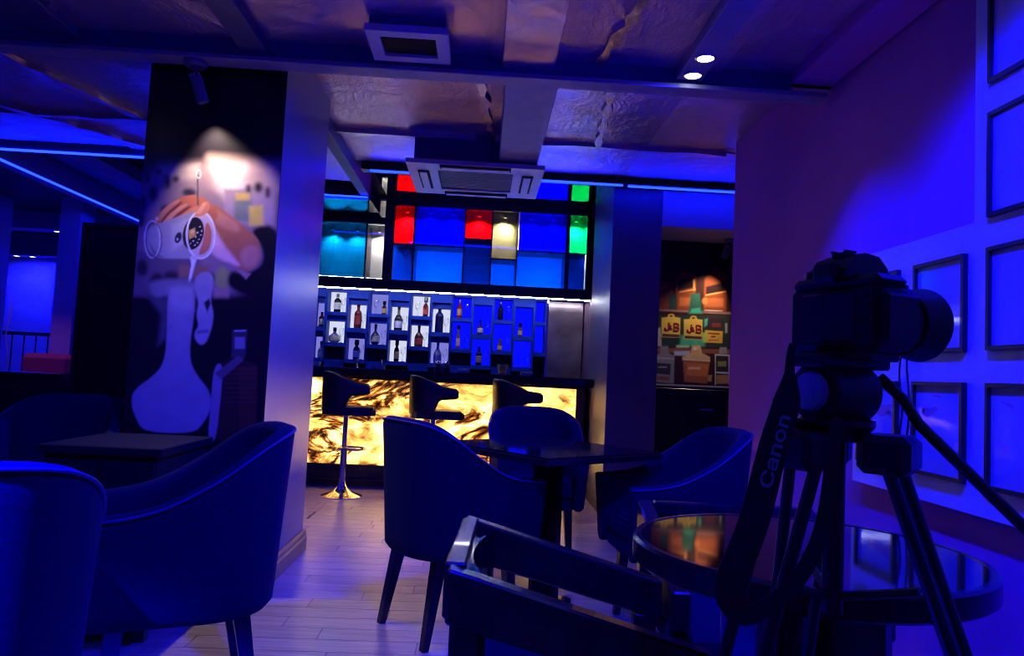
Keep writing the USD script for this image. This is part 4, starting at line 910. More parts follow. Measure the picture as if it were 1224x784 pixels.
SPEC = {  # (column, row): (dx, height, radius, kind, body, cap, label, words)
    (0, 0): (0.02, .15, .030, "tall", "red", "black", "cream", "red bottle with cream label half hidden by the pillar, upper niche"), (0, 1): (0.03, .17, .030, "neck", "pale", "blue", "white", "pale blue bottle half hidden by the pillar, lower niche"),
    (1, 0): (-.01, .19, .034, "tall", "black", "black", "white", "black bottle with long white label in the top niche next to the pillar"), (1, 1): (-.02, .155, .058, "round", "cream", "brown", "cream", "round cream decanter with dark cap in the niche below the black bottle"),
    (2, 0): (-.005, .25, .038, "tall", "red", "red", "red", "tall red-labelled bottle in the second niche column from the pillar"), (2, 1): (0, .20, .042, "square", "blue", "black", "blue", "square bluish bottle under the tall red-labelled bottle"),
    (3, 0): (.045, .14, .030, "square", "brown", "black", "gold", "small brown bottle with gold label in the dim third top niche"), (3, 1): (-.03, .21, .045, "round", "blue", "blue", "cream", "round dark bottle with cream label in the dim third lower niche"),
    (4, 0): (-.015, .27, .042, "neck", "brown", "black", "white", "black-necked bottle with round white label in the fourth niche column"), (4, 1): (-.015, .22, .034, "square", "black", "black", "gold", "square black bottle with slanted gold label below the white-label bottle"),
    (5, 0): (.045, .20, .036, "square", "red", "brown", "red", "square reddish bottle standing right in the bright fifth top niche"), (5, 1): (-.01, .24, .042, "neck", "amber", "amber", "red", "amber long-necked bottle alone in the bright fifth lower niche"),
    (6, 0): (-.02, .28, .042, "tall", "blue", "blue", "", "tall plain dark blue bottle in the sixth niche column"), (6, 1): (-.02, .24, .040, "neck", "pale", "pale", "blue", "clear bottle with pale cap under the plain dark blue bottle"),
    (7, 0): (-.03, .19, .028, "tall", "red", "bronze", "gold", "slim red and gold bottle in the seventh top niche"), (7, 1): (-.03, .24, .026, "square", "bronze", "bronze", "gold", "slim bronze bottle in the seventh lower niche"),
    (8, 0): (-.02, .15, .030, "round", "brown", "black", "cream", "small goblet-shaped dark bottle in the eighth upper niche"), (8, 1): (-.02, .19, .030, "tall", "black", "black", "gold", "dark bottle with small gold band in the eighth lower niche"),
    (9, 0): (-.03, .19, .026, "tall", "black", "black", "", "slim plain black bottle in the ninth top niche"), (9, 1): (-.02, .12, .032, "square", "bronze", "bronze", "gold", "short golden bottle in the ninth lower niche"),
    (10, 0): (-.03, .14, .030, "square", "brown", "black", "gold", "short brown bottle in the tenth upper niche")}
for (k, zi, x, za, zc, y0) in niches:
    if (k, zi) in SPEC:
        dx, h, r, kd, bo, ca, lb, w = SPEC[(k, zi)]
        if k == 0: x = -1.655
        bottle(w, x + dx, 7.585, za, min(h, zc - za - 0.01), r, kd, bo, ca, lb)
    if k >= 1 and k != 11 and (k, zi) not in ((5, 0), (3, 0)):
        stem_glass("stemmed glass in the %s of the %s niche column" % ("upper niche" if zi == 0 else "lower niche", ordn[k]), x + 0.052, 7.56, za, 0.15, 0.026)
    if (k, zi) in ((5, 0), (3, 0)):
        stem_glass("stemmed glass left of the bottle in the %s niche column" % ordn[k], x - 0.035, 7.56, za, 0.14, 0.026)

# ---- things on the counter
CT = 1.066
def at_px(x, y): return (x, y, CT)
def napkin(label, x, y):
    t = at_world("napkin_box", label, "box", at_px(x, y))
    part(t, "acrylic_box", cat([bx(x - .055, x + .055, y - .04, y + .04, CT, CT + .006), bx(x - .055, x + .055, y - .04, y - .036, CT, CT + .042), bx(x - .055, x + .055, y + .036, y + .04, CT, CT + .042), bx(x - .055, x - .051, y - .036, y + .036, CT, CT + .042), bx(x + .051, x + .055, y - .036, y + .036, CT, CT + .042)]), L["frost"])
    part(t, "napkins", bx(x - .048, x + .048, y - .033, y + .033, CT + .006, CT + .034), L["white_plastic"])
napkin("low clear napkin box on the counter by the pillar", -1.52, 6.85); napkin("low clear napkin box on the counter between the first two stools", -0.93, 6.85)
napkin("low clear napkin box on the counter left of the green cup", -0.15, 6.85); napkin("low clear napkin box at the right end of the counter", 0.43, 6.85)
t = at_world("jigger", "slim metal jigger standing on the counter behind the first stool", "jigger", at_px(-1.14, 6.9)); x, y = -1.14, 6.9
part(t, "lower_cup", lathe([(.016, 0), (.018, .003), (.007, .045)], 14, (x, y, CT)), L["chrome"], smooth=40); part(t, "upper_cup", lathe([(.007, .045), (.014, .085), (.012, .085)], 14, (x, y, CT)), L["chrome"], smooth=40)
t = at_world("measuring_cup", "small dark cup standing behind the second napkin box", "cup", at_px(-0.92, 6.97)); x, y = -.92, 6.97
part(t, "cup_body", lathe([(.012, 0), (.012, .05), (.022, .09), (.020, .09)], 14, (x, y, CT)), L["chrome"], smooth=40); part(t, "rim_band", torus(.022, .002, (x, y, CT + .09), 16, 6), L["shelf_dark"], smooth=True)
for i, (x, w) in enumerate(((-.385, "left of the two dark-topped shakers on the counter"), (-.305, "right of the two dark-topped shakers on the counter"))):
    t = at_world("shaker", w, "shaker", at_px(x, 6.8))
    part(t, "holder", cat([rod((x + a, 6.8 + b, CT), (x + a, 6.8 + b, CT + .05), .003, 6) for a in (-.03, .03) for b in (-.03, .03)] + [moved(torus(.042, .003, (0, 0, 0), 18, 6), (x, 6.8, CT + .05))]), L["chrome"], smooth=40)
    part(t, "jar", lathe([(.022, 0), (.027, .004), (.027, .06), (.02, .075)], 14, (x, 6.8, CT)), BM["brown"], smooth=40); part(t, "lid", lathe([(.024, .072), (.024, .088), (.010, .100)], 14, (x, 6.8, CT)), L["chrome"], smooth=40)
t = at_world("saucer", "white saucer under the yellow-green cup on the counter", "saucer", at_px(.205, 6.82)); x, y = .205, 6.82
part(t, "dish", lathe([(.03, 0), (.075, .010), (.076, .013), (.03, .006)], 20, (x, y, CT)), L["white_plastic"], smooth=40); part(t, "foot_ring", torus(.030, .003, (x, y, CT + .003), 18, 6), L["white_plastic"], smooth=True)
t = at_world("cup", "yellow-green topped cup on a white saucer behind the third stool", "cup", (x, y, CT + .012))
part(t, "cup_body", lathe([(.030, .010), (.034, .012), (.042, .058), (.044, .075)], 18, (x, y, CT)), pm("cup_tan", (.42, .28, .10), .5), smooth=40); part(t, "sleeve", lathe([(.044, .066), (.050, .068), (.050, .098), (.044, .098)], 18, (x, y, CT)), pm("cup_green", (.50, .52, .10), .5), smooth=40)

# ---- bar stools
def make_stool(label, loc, rz):
    t = thing("bar_stool", label, "bar stool", loc, rz, "bar stools along the onyx front")
    part(t, "base_disc", lathe([(.005, 0), (.168, 0), (.170, .006), (.150, .014), (.085, .035), (.045, .070), (.032, .105), (.030, .12)], 36), L["chrome"], smooth=40)
    part(t, "column", lathe([(.029, .11), (.029, .40), (.022, .405), (.022, .66), (.05, .665), (.05, .675)], 20), L["chrome"], smooth=30)
    part(t, "foot_ring", torus(.115, .009, (.06, 0, .395), 32, 8), L["chrome"], smooth=True)
    part(t, "foot_ring_arm", rod((.02, 0, .395), (-.05, 0, .395), .008, 8), L["chrome"], smooth=40)
    k = 41; w = np.linspace(-1, 1, k); pth = []
    for s in w:
        a = abs(s)
        if a > 0.55: pth.append((-0.02 + (a - 0.55) / 0.45 * 0.20, math.copysign(.205, s)))
        else:
            q = s / 0.55 * math.pi / 2; pth.append((-0.02 - .185 * math.cos(q) ** 0.8 if abs(math.cos(q)) > 1e-9 else -0.02, .205 * math.copysign(abs(math.sin(q)) ** 0.75, s)))
    xs_ = np.array([p[0] for p in pth])
    zt = np.interp(xs_, [-.205, -.16, -.02, .06, .16, .18], [1.035, 1.03, .985, .945, .935, .915])
    zb = np.interp(xs_, [-.205, -.03, .00, .03, .16, .18], [.70, .70, .76, .838, .848, .862])
    part(t, "backrest", shell(pth, zb, zt, .040, .10, .7), L["stool_leather"], smooth=45)
    sp = [(-.19, -.12), (-.15, -.185), (.0, -.20), (.20, -.20), (.235, -.17), (.24, 0), (.235, .17), (.20, .20), (0, .20), (-.15, .185), (-.19, .12)]
    part(t, "seat", cat([moved(prism(sp, .055), (0, 0, .680)), moved(prism([(a * .93, b * .93) for a, b in sp], .012), (0, 0, .735))]), L["stool_leather"], smooth=30)
    part(t, "seat_edge", moved(prism([(.235, -.17), (.243, -.17), (.248, 0), (.243, .17), (.235, .17)], .035), (0, 0, .69)), L["chrome"])
    return t
s0 = make_stool("chrome-based black bar stool beside the grey poster pillar", (-1.10, 6.28, 0), 8)
copy_of(s0, (-0.375, 6.28, 0), 8, "middle black bar stool in front of the onyx bar", "bar stool", "bar stools along the onyx front")
copy_of(s0, (0.325, 6.28, 0), 6, "black bar stool at the right, its base hidden behind the round-backed chair", "bar stool", "bar stools along the onyx front")

# ---- upholstered dining chairs (front towards +x)
def make_chair(label, loc, rz, group):
    t = thing("dining_chair", label, "chair", loc, rz, group)
    k = 49; pth = []
    for s in np.linspace(-1, 1, k):
        a = abs(s)
        if a > 0.60: pth.append((-.03 + (a - .60) / .40 * .33, math.copysign(.275 - .02 * (a - .6) / .4, s)))
        else:
            q = s / .60 * math.pi / 2; pth.append((-.03 - .255 * abs(math.cos(q)) ** .85, .275 * math.copysign(abs(math.sin(q)) ** .80, s)))
    px_ = np.array([p[0] for p in pth])
    zt = np.interp(px_, [-.285, -.25, -.20, -.14, -.06, .02, .09, .16, .30], [.885, .878, .855, .815, .752, .700, .668, .652, .640])
    zt = np.convolve(np.pad(zt, 2, mode="edge"), np.ones(5) / 5, "valid")
    zb = np.full(k, .335)
    part(t, "backrest", shell(pth, zb, zt, .060, .24, .62, 11), L["fabric"], smooth=60)
    pp = [((x * (1 + .24 * (z - .62 - .018)) + .0), (y * (1 + .24 * (z - .62 - .018))), z - .012) for (x, y), z in zip(pth, zt)]
    part(t, "piping", tube(pp, .0045, 6), L["piping"], smooth=True)
    sp = [(-.225, -.10), (-.17, -.185), (-.05, -.218), (.22, -.205), (.265, -.17), (.275, 0), (.265, .17), (.22, .205), (-.05, .218), (-.17, .185), (-.225, .10)]
    part(t, "seat_base", moved(prism([(a * .97, b * .97) for a, b in sp], .075), (0, 0, .335)), L["fabric"], smooth=35)
    part(t, "seat", cat([moved(prism(sp, .05), (0, 0, .410)), moved(prism([(a * .95, b * .95) for a, b in sp], .018), (0, 0, .460)), moved(prism([(a * .86, b * .86) for a, b in sp], .010), (0, 0, .478))]), L["fabric"], smooth=50)
    for sx, sy in ((-1, -1), (-1, 1), (1, -1), (1, 1)):
        part(t, "leg", frustum((sx * .185 + (.01 if sx > 0 else -.03), sy * .185, 0), (.014, .014), (sx * .165 + .01, sy * .165, .34), (.024, .024)), L["wood_dark"])
    return t
c0 = make_chair("dark blue tub chair seen from behind, left of the square glass-topped table", (-0.085, 3.20, 0), 33.5, "tub chairs of the lounge")
G = "tub chairs of the lounge"
copy_of(c0, (0.355, 4.40, 0), -86, "tub chair behind the square table facing the camera, in front of the onyx", "chair", G)
copy_of(c0, (0.90, 3.30, 0), 188, "tub chair right of the square table with the black cabinet behind it", "chair", G)
copy_of(c0, (-0.885, 2.36, 0), 205, "tub chair standing before the poster pillar, seen from the side with curving arm", "chair", G)
copy_of(c0, (-1.06, 1.54, 0), 122, "bright blue-lit tub chair with its back to the camera in the bottom left corner", "chair", G)
copy_of(c0, (-1.99, 2.72, 0), 4, "tub chair at the left picture edge with lit piping along its sloping arm", "chair", G)
copy_of(c0, (-1.93, 3.45, 0), -88, "dark round-backed tub chair farthest to the left, under the salmon sofa", "chair", G)

# ---- tables
def square_table(label, loc, rz, side, top_mat, group=None):
    t = thing("square_table", label, "table", loc, rz, group); h = side / 2
    part(t, "tabletop", bx(-h, h, -h, h, .715, .742, .003), L["wood_dark"])
    part(t, "glass_top", bx(-h + .006, h - .006, -h + .006, h - .006, .7425, .750, .002), L["black_gloss"], label="glossy black glass top")
    for k in range(4):
        a = math.radians(90 * k + 45)
        part(t, "pedestal_leg", moved(bx(.012, .085, -.016, .016, .03, .715, .003), rz=90 * k), L["wood_dark"])
    part(t, "foot", cat([bx(-.16, .16, -.03, .03, 0, .03, .004), bx(-.03, .03, -.16, .16, .0, .029, .004)]), L["wood_dark"])
    return t
square_table("square black glass-topped table with a corner towards the camera", (0.344, 3.495, 0), 38.8, .743, None)
sb = thing("sideboard", "low dark sideboard standing against the foot of the cocktail poster", "sideboard", (-1.40, 3.14, 0))
part(sb, "body", bx(-.22, .20, -.26, .24, .06, .70, .004), L["black_matte"]); part(sb, "top", bx(-.24, .22, -.28, .26, .70, .735, .004), L["black_matte"])
for x in (-.115, .095): part(sb, "door", bx(x - .10, x + .10, -.275, -.26, .09, .68, .003), L["black_matte"])
for x in (-.18, .16):
    for y in (-.20, .18): part(sb, "foot", bx(x - .02, x + .02, y - .02, y + .02, 0, .06), L["wood_dark"])

rt_ = thing("round_table", "round black glass-topped table with a thick rim behind the tripod", "table", (.695, 1.552, 0))
part(rt_, "rim", lathe([(.30, .700), (.345, .700), (.352, .706), (.352, .744), (.346, .750), (.335, .750), (.333, .744), (.30, .744)], 64), L["wood_dark"], smooth=30)
part(rt_, "glass_top", lathe([(.003, .730), (.333, .730), (.334, .7485), (.003, .7485)], 64), L["black_gloss"], smooth=30, label="glossy black glass top")
for k in range(4):
    part(rt_, "pedestal_leg", moved(bx(.04, .17, -.022, .022, .03, .70, .003), rz=45 + 90 * k), L["wood_dark"])
part(rt_, "foot", cat([moved(bx(-.16, .16, -.035, .035, 0, .03 - .001 * q, .004), rz=45 + 90 * q) for q in range(2)]), L["wood_dark"])

# ---- low wooden armchairs with sloping board arms (front towards +x)
def make_arm(label, loc, rz):
    t = thing("wooden_armchair", label, "armchair", loc, rz, "wooden armchairs at the round table")
    zb, zf, xb, xf, hw_ = .632, .470, -.31, .30, .30
    def arm(s):
        y0, y1 = (s * hw_ - .028, s * hw_ + .028)
        v = [(xb, y0, zb - .125), (xf, y0, zf - .115), (xf, y1, zf - .115), (xb, y1, zb - .125), (xb, y0, zb), (xf, y0, zf), (xf, y1, zf), (xb, y1, zb)]
        c = .006; p = []
        for i, (x, y, z) in enumerate(v):
            sx, sy, sz = (1 if x == xb else -1), (1 if y == y0 else -1), (1 if i < 4 else -1)
            p += [(x + sx * c, y + sy * c, z), (x + sx * c, y, z + sz * c), (x, y + sy * c, z + sz * c)]
        return trimesh.convex.convex_hull(np.array(p))
    for s in (-1, 1): part(t, "arm", arm(s), L["wood_dark"])
    part(t, "back_rail", bx(xb - .012, xb + .040, -hw_ + .028, hw_ - .028, zb - .13, zb + .002, .006), L["wood_dark"])
    w_ = np.linspace(-1, 1, 15); a_ = [(xb + .042 + .05 * (q * q), q * (hw_ - .03)) for q in w_] + [(xb + .040, q * (hw_ - .03)) for q in w_[::-1]]
    part(t, "back_panel", moved(prism(a_, .20), (0, 0, zb - .235)), L["black_gloss"], smooth=40, label="curved glossy back panel")
    part(t, "seat", bx(xb + .06, xf - .03, -hw_ + .035, hw_ - .035, .27, .33, .01), L["fabric"])
    part(t, "seat_frame", bx(xb + .04, xf - .02, -hw_ + .03, hw_ - .03, .21, .27, .004), L["wood_dark"])
    for sx in (xb + .045, xf - .05):
        for s in (-1, 1): part(t, "leg", bx(sx - .034, sx + .034, s * hw_ - .026, s * hw_ + .026, 0, (zb if sx < 0 else zf) - .10, .004), L["wood_dark"])
    return t
a0 = make_arm("dark wooden armchair with sloping board arms in the bottom middle foreground", (.275, 2.02, 0), -3)
copy_of(a0, (.93, 2.46, 0), -92, "dark wooden armchair on the far side of the round table, only its top rail showing", "armchair", "wooden armchairs at the round table")

# ---- tripod
TC = np.array([.490, 1.0, 0])
tp = thing("tripod", "black video tripod with fluid head and long pan handle before the round table", "tripod", TC)
def tpart(n, m, k="tripod_metal", s=30, **kw): return part(tp, n, m, L[k], smooth=s, **kw)
legs = ((204, .34), (86, .27), (318, .34))
for ang, sp in legs:
    a = math.radians(ang); d = np.array([math.cos(a), math.sin(a), 0]); q = np.array([-math.sin(a), math.cos(a), 0])
    top = d * .068 + np.array([0, 0, 1.0]); mid = d * (.068 + sp * .48) + np.array([0, 0, .52]); bot = d * (.068 + sp * 1.0) + np.array([0, 0, .012])
    lg = tpart("leg", cat([rod(top + q * .034, mid + q * .027, .0085, 10), rod(top - q * .034, mid - q * .027, .0085, 10)]))
    part(lg, "lower_tube", rod(mid + (top - mid) * .25, bot, .0085, 10), L["tripod_metal"], smooth=40)
    part(lg, "clamp", moved(bx(-.018, .018, -.038, .038, -.022, .022, .006), mid, rz=ang), L["camera_body"])
    part(lg, "rubber_foot", lathe([(.012, -.012), (.016, -.006), (.014, .02)], 12, bot), L["rubber"], smooth=40)
    tpart("shoulder", moved(bx(-.030, .034, -.042, .042, -.026, .024, .009), d * .066 + np.array([0, 0, 1.0]), rz=ang), "camera_body")
tpart("centre_column", lathe([(.014, .78), (.014, 1.008), (.030, 1.010), (.042, 1.022), (.050, 1.032), (.050, 1.040), (.03, 1.044)], 24))
tpart("spreader", cat([rod((0, 0, .80), np.array([math.cos(math.radians(a)), math.sin(math.radians(a)), 0]) * .105 + np.array([0, 0, .83]), .006, 8) for a, _ in legs]))
tpart("bowl_lever", cat([rod((-.045, -.01, 1.030), (-.080, -.03, 1.034), .007, 8), trimesh.creation.icosphere(2, .012).apply_translation((-.085, -.033, 1.035))]), "camera_body")
hd = np.array([0, 0, 1.076])
hz = 24
tpart("fluid_head", moved(lathe([(.030, -.045), (.040, -.042), (.044, -.034), (.044, .034), (.040, .042), (.030, .045)], 28), hd, ry=90, rz=hz), "camera_body")
tpart("drag_dial", moved(lathe([(.026, 0), (.028, .004), (.024, .009)], 24), hd + np.array([-.045 * math.cos(math.radians(hz)), -.045 * math.sin(math.radians(hz)), 0]), ry=-90, rz=hz), "strap_text")
tpart("quick_release_plate", moved(bx(-.062, .075, -.028, .028, -.008, .010, .003), (0.0, 0, 1.121 - .004), rz=hz), "camera_body")
tpart("plate_lock", moved(bx(.055, .075, .026, .045, -.03, .002, .004), (0, 0, 1.114), rz=hz), "camera_body")
h0, h1, h2 = np.array([.060, .0, 1.100]), np.array([.092, -.040, 1.04]), np.array([.235, -.14, .862])
hn = tpart("pan_handle", tube([h0, (h0 + h1) / 2 + [.008, 0, 0], h1, h1 * .55 + h2 * .45, h2], .0075, 10))
part(hn, "grip", tube([h1 * .22 + h2 * .78, h1 * .20 + h2 * .80, h2, h2 + (h2 - h1) * .55, h2 + (h2 - h1) * .57], [.009, .0145, .0145, .013, .008], 14), L["rubber"], smooth=40)

# ---- camera on the tripod (lens along its own +x)
cm = thing("camera", "black reflex camera with zoom lens and hood mounted on the tripod", "camera", TC + [.014, 0, 1.130], hz)
def cpart(n, m, k="camera_body", s=30, **kw): return part(cm, n, m, L[k], smooth=s, **kw)
cpart("body", cat([bx(-.036, .030, -.074, .074, 0, .092, .010), bx(-.034, .052, -.080, -.034, .004, .088, .014)]), "rubber")
cpart("top_plate", bx(-.034, .030, -.072, .072, .086, .104, .008))
pr = prism([(-.036, 0), (-.040, .012), (-.026, .028), (-.006, .036), (.022, .033), (.040, .018), (.042, 0)], .062); pr = moved(pr, rx=90); pr.apply_translation((0, .031, .100))
cpart("prism_hump", pr)
cpart("hot_shoe", cat([bx(-.022, .0, -.010, .010, .132, .138), bx(-.022, .0, -.012, -.009, .138, .141), bx(-.022, .0, .009, .012, .138, .141)]), "tripod_metal")
cpart("eyecup", cat([bx(-.052, -.036, -.020, .020, .094, .124, .006)]), "rubber")
cpart("mode_dial", lathe([(.014, 0), (.015, .002), (.015, .012), (.013, .014)], 20, (-.005, .052, .103)), "camera_body")
cpart("shutter_button", lathe([(.009, 0), (.009, .004), (.006, .006)], 16, (.034, -.056, .088)), "tripod_metal")
cpart("rear_screen", bx(-.039, -.035, -.040, .048, .014, .080, .002), "lens_glass")
for k in range(4): cpart("button", moved(lathe([(.004, 0), (.0035, .002)], 10), (-.036, -.056 + .003 * (k % 2), .026 + .016 * k), ry=-90), "tripod_metal")
lens = cpart("lens", moved(lathe([(.030, .026), (.036, .030), (.037, .052), (.039, .054), (.039, .085), (.036, .088), (.040, .092), (.044, .118), (.040, .120)], 36), (0, 0, .050), ry=90), "camera_body")
part(lens, "zoom_ring", moved(lathe([(.0395, .056), (.041, .057), (.041, .082), (.0395, .083)], 36), (0, 0, .050), ry=90), L["rubber"], smooth=30)
part(lens, "lens_hood", moved(lathe([(.044, .104), (.047, .106), (.054, .150), (.051, .150), (.044, .112)], 36), (0, 0, .050), ry=90), L["camera_body"], smooth=40)
part(lens, "front_element", moved(lathe([(.002, .122), (.036, .119), (.036, .116), (.002, .116)], 28), (0, 0, .050), ry=90), L["lens_glass"], smooth=40)
cpart("base_plate", bx(-.030, .030, -.060, .060, -.010, .002, .003), "tripod_metal")

# ---- its neck strap, hanging in a loop, with woven lettering
sp_ = [np.array(p, float) for p in ((0.413, 0.965, 1.137), (0.405, 0.955, 1.100), (0.398, 0.945, 1.061), (0.378, 0.930, 1.013), (0.362, 0.920, 0.962), (0.345, 0.910, 0.911), (0.327, 0.905, 0.868), (0.314, 0.900, 0.832), (0.332, 0.900, 0.803), (0.368, 0.905, 0.816), (0.404, 0.910, 0.848), (0.432, 0.920, 0.892), (0.448, 0.930, 0.943), (0.458, 0.940, 0.995), (0.470, 0.950, 1.043))]
def ribbon(pts, w, th=.003, wd=None):
    pts = np.array(pts); k = len(pts); t = np.gradient(pts, axis=0); t /= np.linalg.norm(t, axis=1, keepdims=True)
    v = []
    for i in range(k):
        n = np.array([-.25, -1.0, .12]); n -= t[i] * (n @ t[i]); n /= np.linalg.norm(n); b = np.cross(t[i], n)
        ww = w if np.ndim(w) == 0 else w[i]
        for s, o in ((-1, -1), (1, -1), (1, 1), (-1, 1)): v.append(pts[i] + b * s * ww / 2 + n * o * th / 2)
    f = []
    for i in range(k - 1):
        for j in range(4):
            a, b_ = i * 4 + j, i * 4 + (j + 1) % 4; f += [(a, b_, b_ + 4), (a, b_ + 4, a + 4)]
    f += [(0, 2, 1), (0, 3, 2), ((k - 1) * 4, (k - 1) * 4 + 1, (k - 1) * 4 + 2), ((k - 1) * 4, (k - 1) * 4 + 2, (k - 1) * 4 + 3)]
    return TM(np.array(v), f)
from scipy.interpolate import CubicSpline
u_ = np.linspace(0, 1, len(sp_)); cs = CubicSpline(u_, np.array(sp_)); uu = np.linspace(0, 1, 70)
wid = np.interp(uu, [0, .07, .14, .30, .40, .52, .60, 1], [.010, .012, .034, .036, .036, .034, .020, .018])
st = at_world("camera_strap", "broad black camera strap with woven lettering looping down left of the tripod", "strap", TC)
part(st, "webbing", ribbon(cs(uu), wid), L["strap"], smooth=40)
pa, pb = cs(.300), cs(.175); dv_ = pb - pa; ln = np.linalg.norm(dv_); ex = dv_ / ln
nn_ = np.array([-.25, -1.0, .12]); nn_ -= ex * (nn_ @ ex); nn_ /= np.linalg.norm(nn_); ey = np.cross(nn_, ex)
tm = meshkit.text_mesh("Canon", .015, .0012, True); wd_ = tm.bounds[1][0] - tm.bounds[0][0]
V = tm.vertices * [ln / wd_, 1, 1]; V = pa + np.outer(V[:, 0], ex) + np.outer(V[:, 1] - .0085, ey) + np.outer(V[:, 2] + .0065, nn_)
part(st, "lettering", TM(V, tm.faces), L["strap_text"], label="woven lettering on the strap")

# ================================================================== THE NEIGHBOURING LOUNGE (left, beyond the pillar)
def lw(n, l, c, b, **k): return at_world(n, l, c, b, **k)
t = lw("light_strip", "level blue light strip at the far upper left", "light", (-3.3, 5.7, 2.6)); part(t, "strip_profile", bx(-8.6, -1.72, 5.705, 5.82, 2.612, 2.80), L["duct"]); part(t, "strip", bx(-8.5, -1.74, 5.70, 5.716, 2.594, 2.610), L["blue_strip"])
t = lw("light_strip", "blue light strip running away on the slanting lounge beam", "light", (-3.95, 7.2, 2.6)); part(t, "strip_profile", bx(-4.10, -3.93, 5.83, 11.5, 2.612, 2.95), L["lintel"]); part(t, "strip", bx(-3.945, -3.93, 5.85, 9.5, 2.594, 2.610), L["blue_strip"])
t = lw("lounge_beam", "pale blue-washed beam above the slanting light strip", "beam", (-3.3, 8.0, 2.7)); part(t, "beam_body", bx(-3.42, -3.22, 5.83, 11.5, 2.70, 2.95), L["lintel"]); part(t, "lower_lip", bx(-3.44, -3.20, 5.83, 11.5, 2.67, 2.70), L["beam"])
t = lw("lounge_beam", "cross beam in the lounge carrying small downlights", "beam", (-6, 9.3, 2.58)); part(t, "beam_body", bx(-8.8, -4.12, 9.25, 9.45, 2.60, 2.95), L["beam"]); part(t, "lower_lip", bx(-8.8, -4.12, 9.22, 9.48, 2.58, 2.60), L["beam"])
t = lw("lounge_beam", "farther cross beam in the lounge near its back wall", "beam", (-6, 11.2, 2.58)); part(t, "beam_body", bx(-8.8, -4.12, 11.1, 11.3, 2.50, 2.95), L["beam"]); part(t, "lower_lip", bx(-8.8, -4.12, 11.08, 11.32, 2.48, 2.50), L["beam"])
t = lw("lounge_column", "blue-lit column at the far left edge of the lounge", "column", (-5.9, 8.4, 0)); part(t, "shaft", bx(-5.75, -5.42, 8.3, 8.6, 0, 2.95), L["white_panel"]); part(t, "base_board", bx(-5.77, -5.40, 8.28, 8.6, 0, .1), L["skirting"])
t = lw("lounge_column", "slim blue column above the dark lounge screen", "column", (-4.6, 8.4, 0)); part(t, "shaft", bx(-4.72, -4.50, 8.3, 8.6, 0, 2.95), L["white_panel"]); part(t, "base_board", bx(-4.74, -4.48, 8.28, 8.6, 0, .1), L["skirting"])
t = lw("lounge_screen", "tall dark screen left of the cocktail poster", "screen", (-3.0, 6.2, 0)); part(t, "panel", bx(-3.28, -2.55, 6.15, 6.30, 0.06, 2.12), L["black_matte"]); part(t, "frame", cat([bx(-3.31, -3.28, 6.14, 6.31, 0, 2.15), bx(-2.55, -2.52, 6.14, 6.31, 0, 2.15), bx(-3.31, -2.52, 6.14, 6.31, 2.12, 2.15)]), L["black"])
sf = lw("sofa", "salmon-coloured sofa in the lounge seen past the left pillar edge", "sofa", (-4.75, 8.0, 0))
part(sf, "backrest", bx(-4.80, -4.28, 7.92, 8.10, .30, 1.06, .05), L["sofa_red"]); part(sf, "seat", bx(-4.80, -4.28, 7.35, 7.95, .20, .46, .03), L["sofa_red"])
for x in (-4.86, -4.22): part(sf, "armrest", bx(x - .05, x + .05, 7.35, 8.1, .10, .66, .02), L["sofa_red"])
for x in (-4.75, -4.33):
    for y in (7.45, 8.0): part(sf, "foot", lathe([(.016, 0), (.022, .11)], 10, (x, y, 0)), L["wood_dark"])
lampw(sf, (-4.55, 7.45, 2.4), (-4.65, 7.95, .9), (1.0, .2, .6), 2.5, .03, 26, .8, name="reading_lamp")  # added coloured lamp above the sofa, only to light its upholstery
cs_ = lw("console", "dark console with a blue-lit edge in front of the salmon sofa", "console", (-4.3, 7.0, 0))
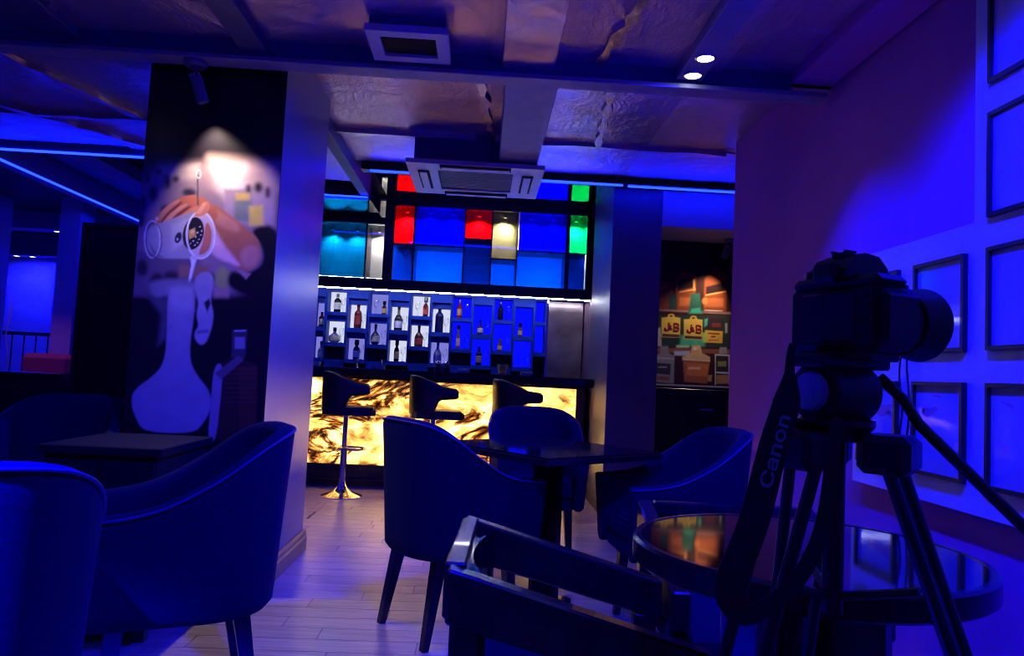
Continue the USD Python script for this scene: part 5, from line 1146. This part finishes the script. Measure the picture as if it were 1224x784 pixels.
part(cs_, "body", bx(-5.3, -3.75, 6.8, 7.2, 0.05, .86), L["black"]); part(cs_, "top", bx(-5.33, -3.72, 6.77, 7.22, .86, .885, .004), L["wood_dark"]); part(cs_, "plinth", bx(-5.25, -3.80, 6.84, 7.2, 0, .05), L["black_matte"])
rl = lw("railing", "dark metal railing behind the salmon sofa", "railing", (-4.9, 9.0, 0))
part(rl, "handrail", bx(-6.4, -4.3, 8.98, 9.02, 1.26, 1.30), L["black"]); part(rl, "bottom_rail", bx(-6.4, -4.3, 8.985, 9.015, .3, .33), L["black"])
for k in range(16): part(rl, "baluster", rod((-6.38 + k * .138, 9.0, .0 if k % 5 == 0 else .31), (-6.38 + k * .138, 9.0, 1.28), .009, 6), L["black"])
solo("cord", tube([(-4.86 + .018 * math.sin(k * .8), 7.8, 1.62 - k * .065) for k in range(12)], .007, 6), L["white_plastic"], "pale cord hanging in front of the sofa in the lounge", "cord", smooth=True)
for x, y, l in ((-5.33, 9.34, "single downlight on the lounge cross beam, top left of the group"), ):
    downlight(x, y, 2.578, l, 0.7 * K_DOWN, col=(.001, .0, 1.0))
for x, y, l in ((-6.95, 11.2, "upper of the small far downlights in the lounge"), (-6.72, 11.2, "right one of the small far downlights in the lounge"), (-5.62, 11.2, "far downlight over the bright strip of lounge wall"), (-5.45, 11.2, "farthest right downlight over the bright strip of lounge wall")):
    downlight(x, y, 2.478, l, 0.35 * K_DOWN, (0, .35, -1), col=(.001, .0, 1.0))
lt = thing("square_table", "dark square table far in the lounge with a pale cup on it", "table", (-3.30, 7.05, 0), 0)
part(lt, "tabletop", bx(-.36, .36, -.36, .36, .715, .75, .003), L["wood_dark"]); part(lt, "pedestal_leg", bx(-.05, .05, -.05, .05, .03, .715), L["wood_dark"]); part(lt, "foot", bx(-.22, .22, -.22, .22, 0, .03, .004), L["wood_dark"])
pc = lw("cup", "pale paper cup with a cream card on the far lounge table", "cup", (-3.585, 6.95, .75))
part(pc, "cup_body", lathe([(.030, 0), (.034, .002), (.046, .155), (.043, .155)], 18, (-3.585, 6.95, .75)), L["white_plastic"], smooth=40); part(pc, "card", bx(-3.620, -3.577, 6.94, 6.945, .90, .965), L["cream"])
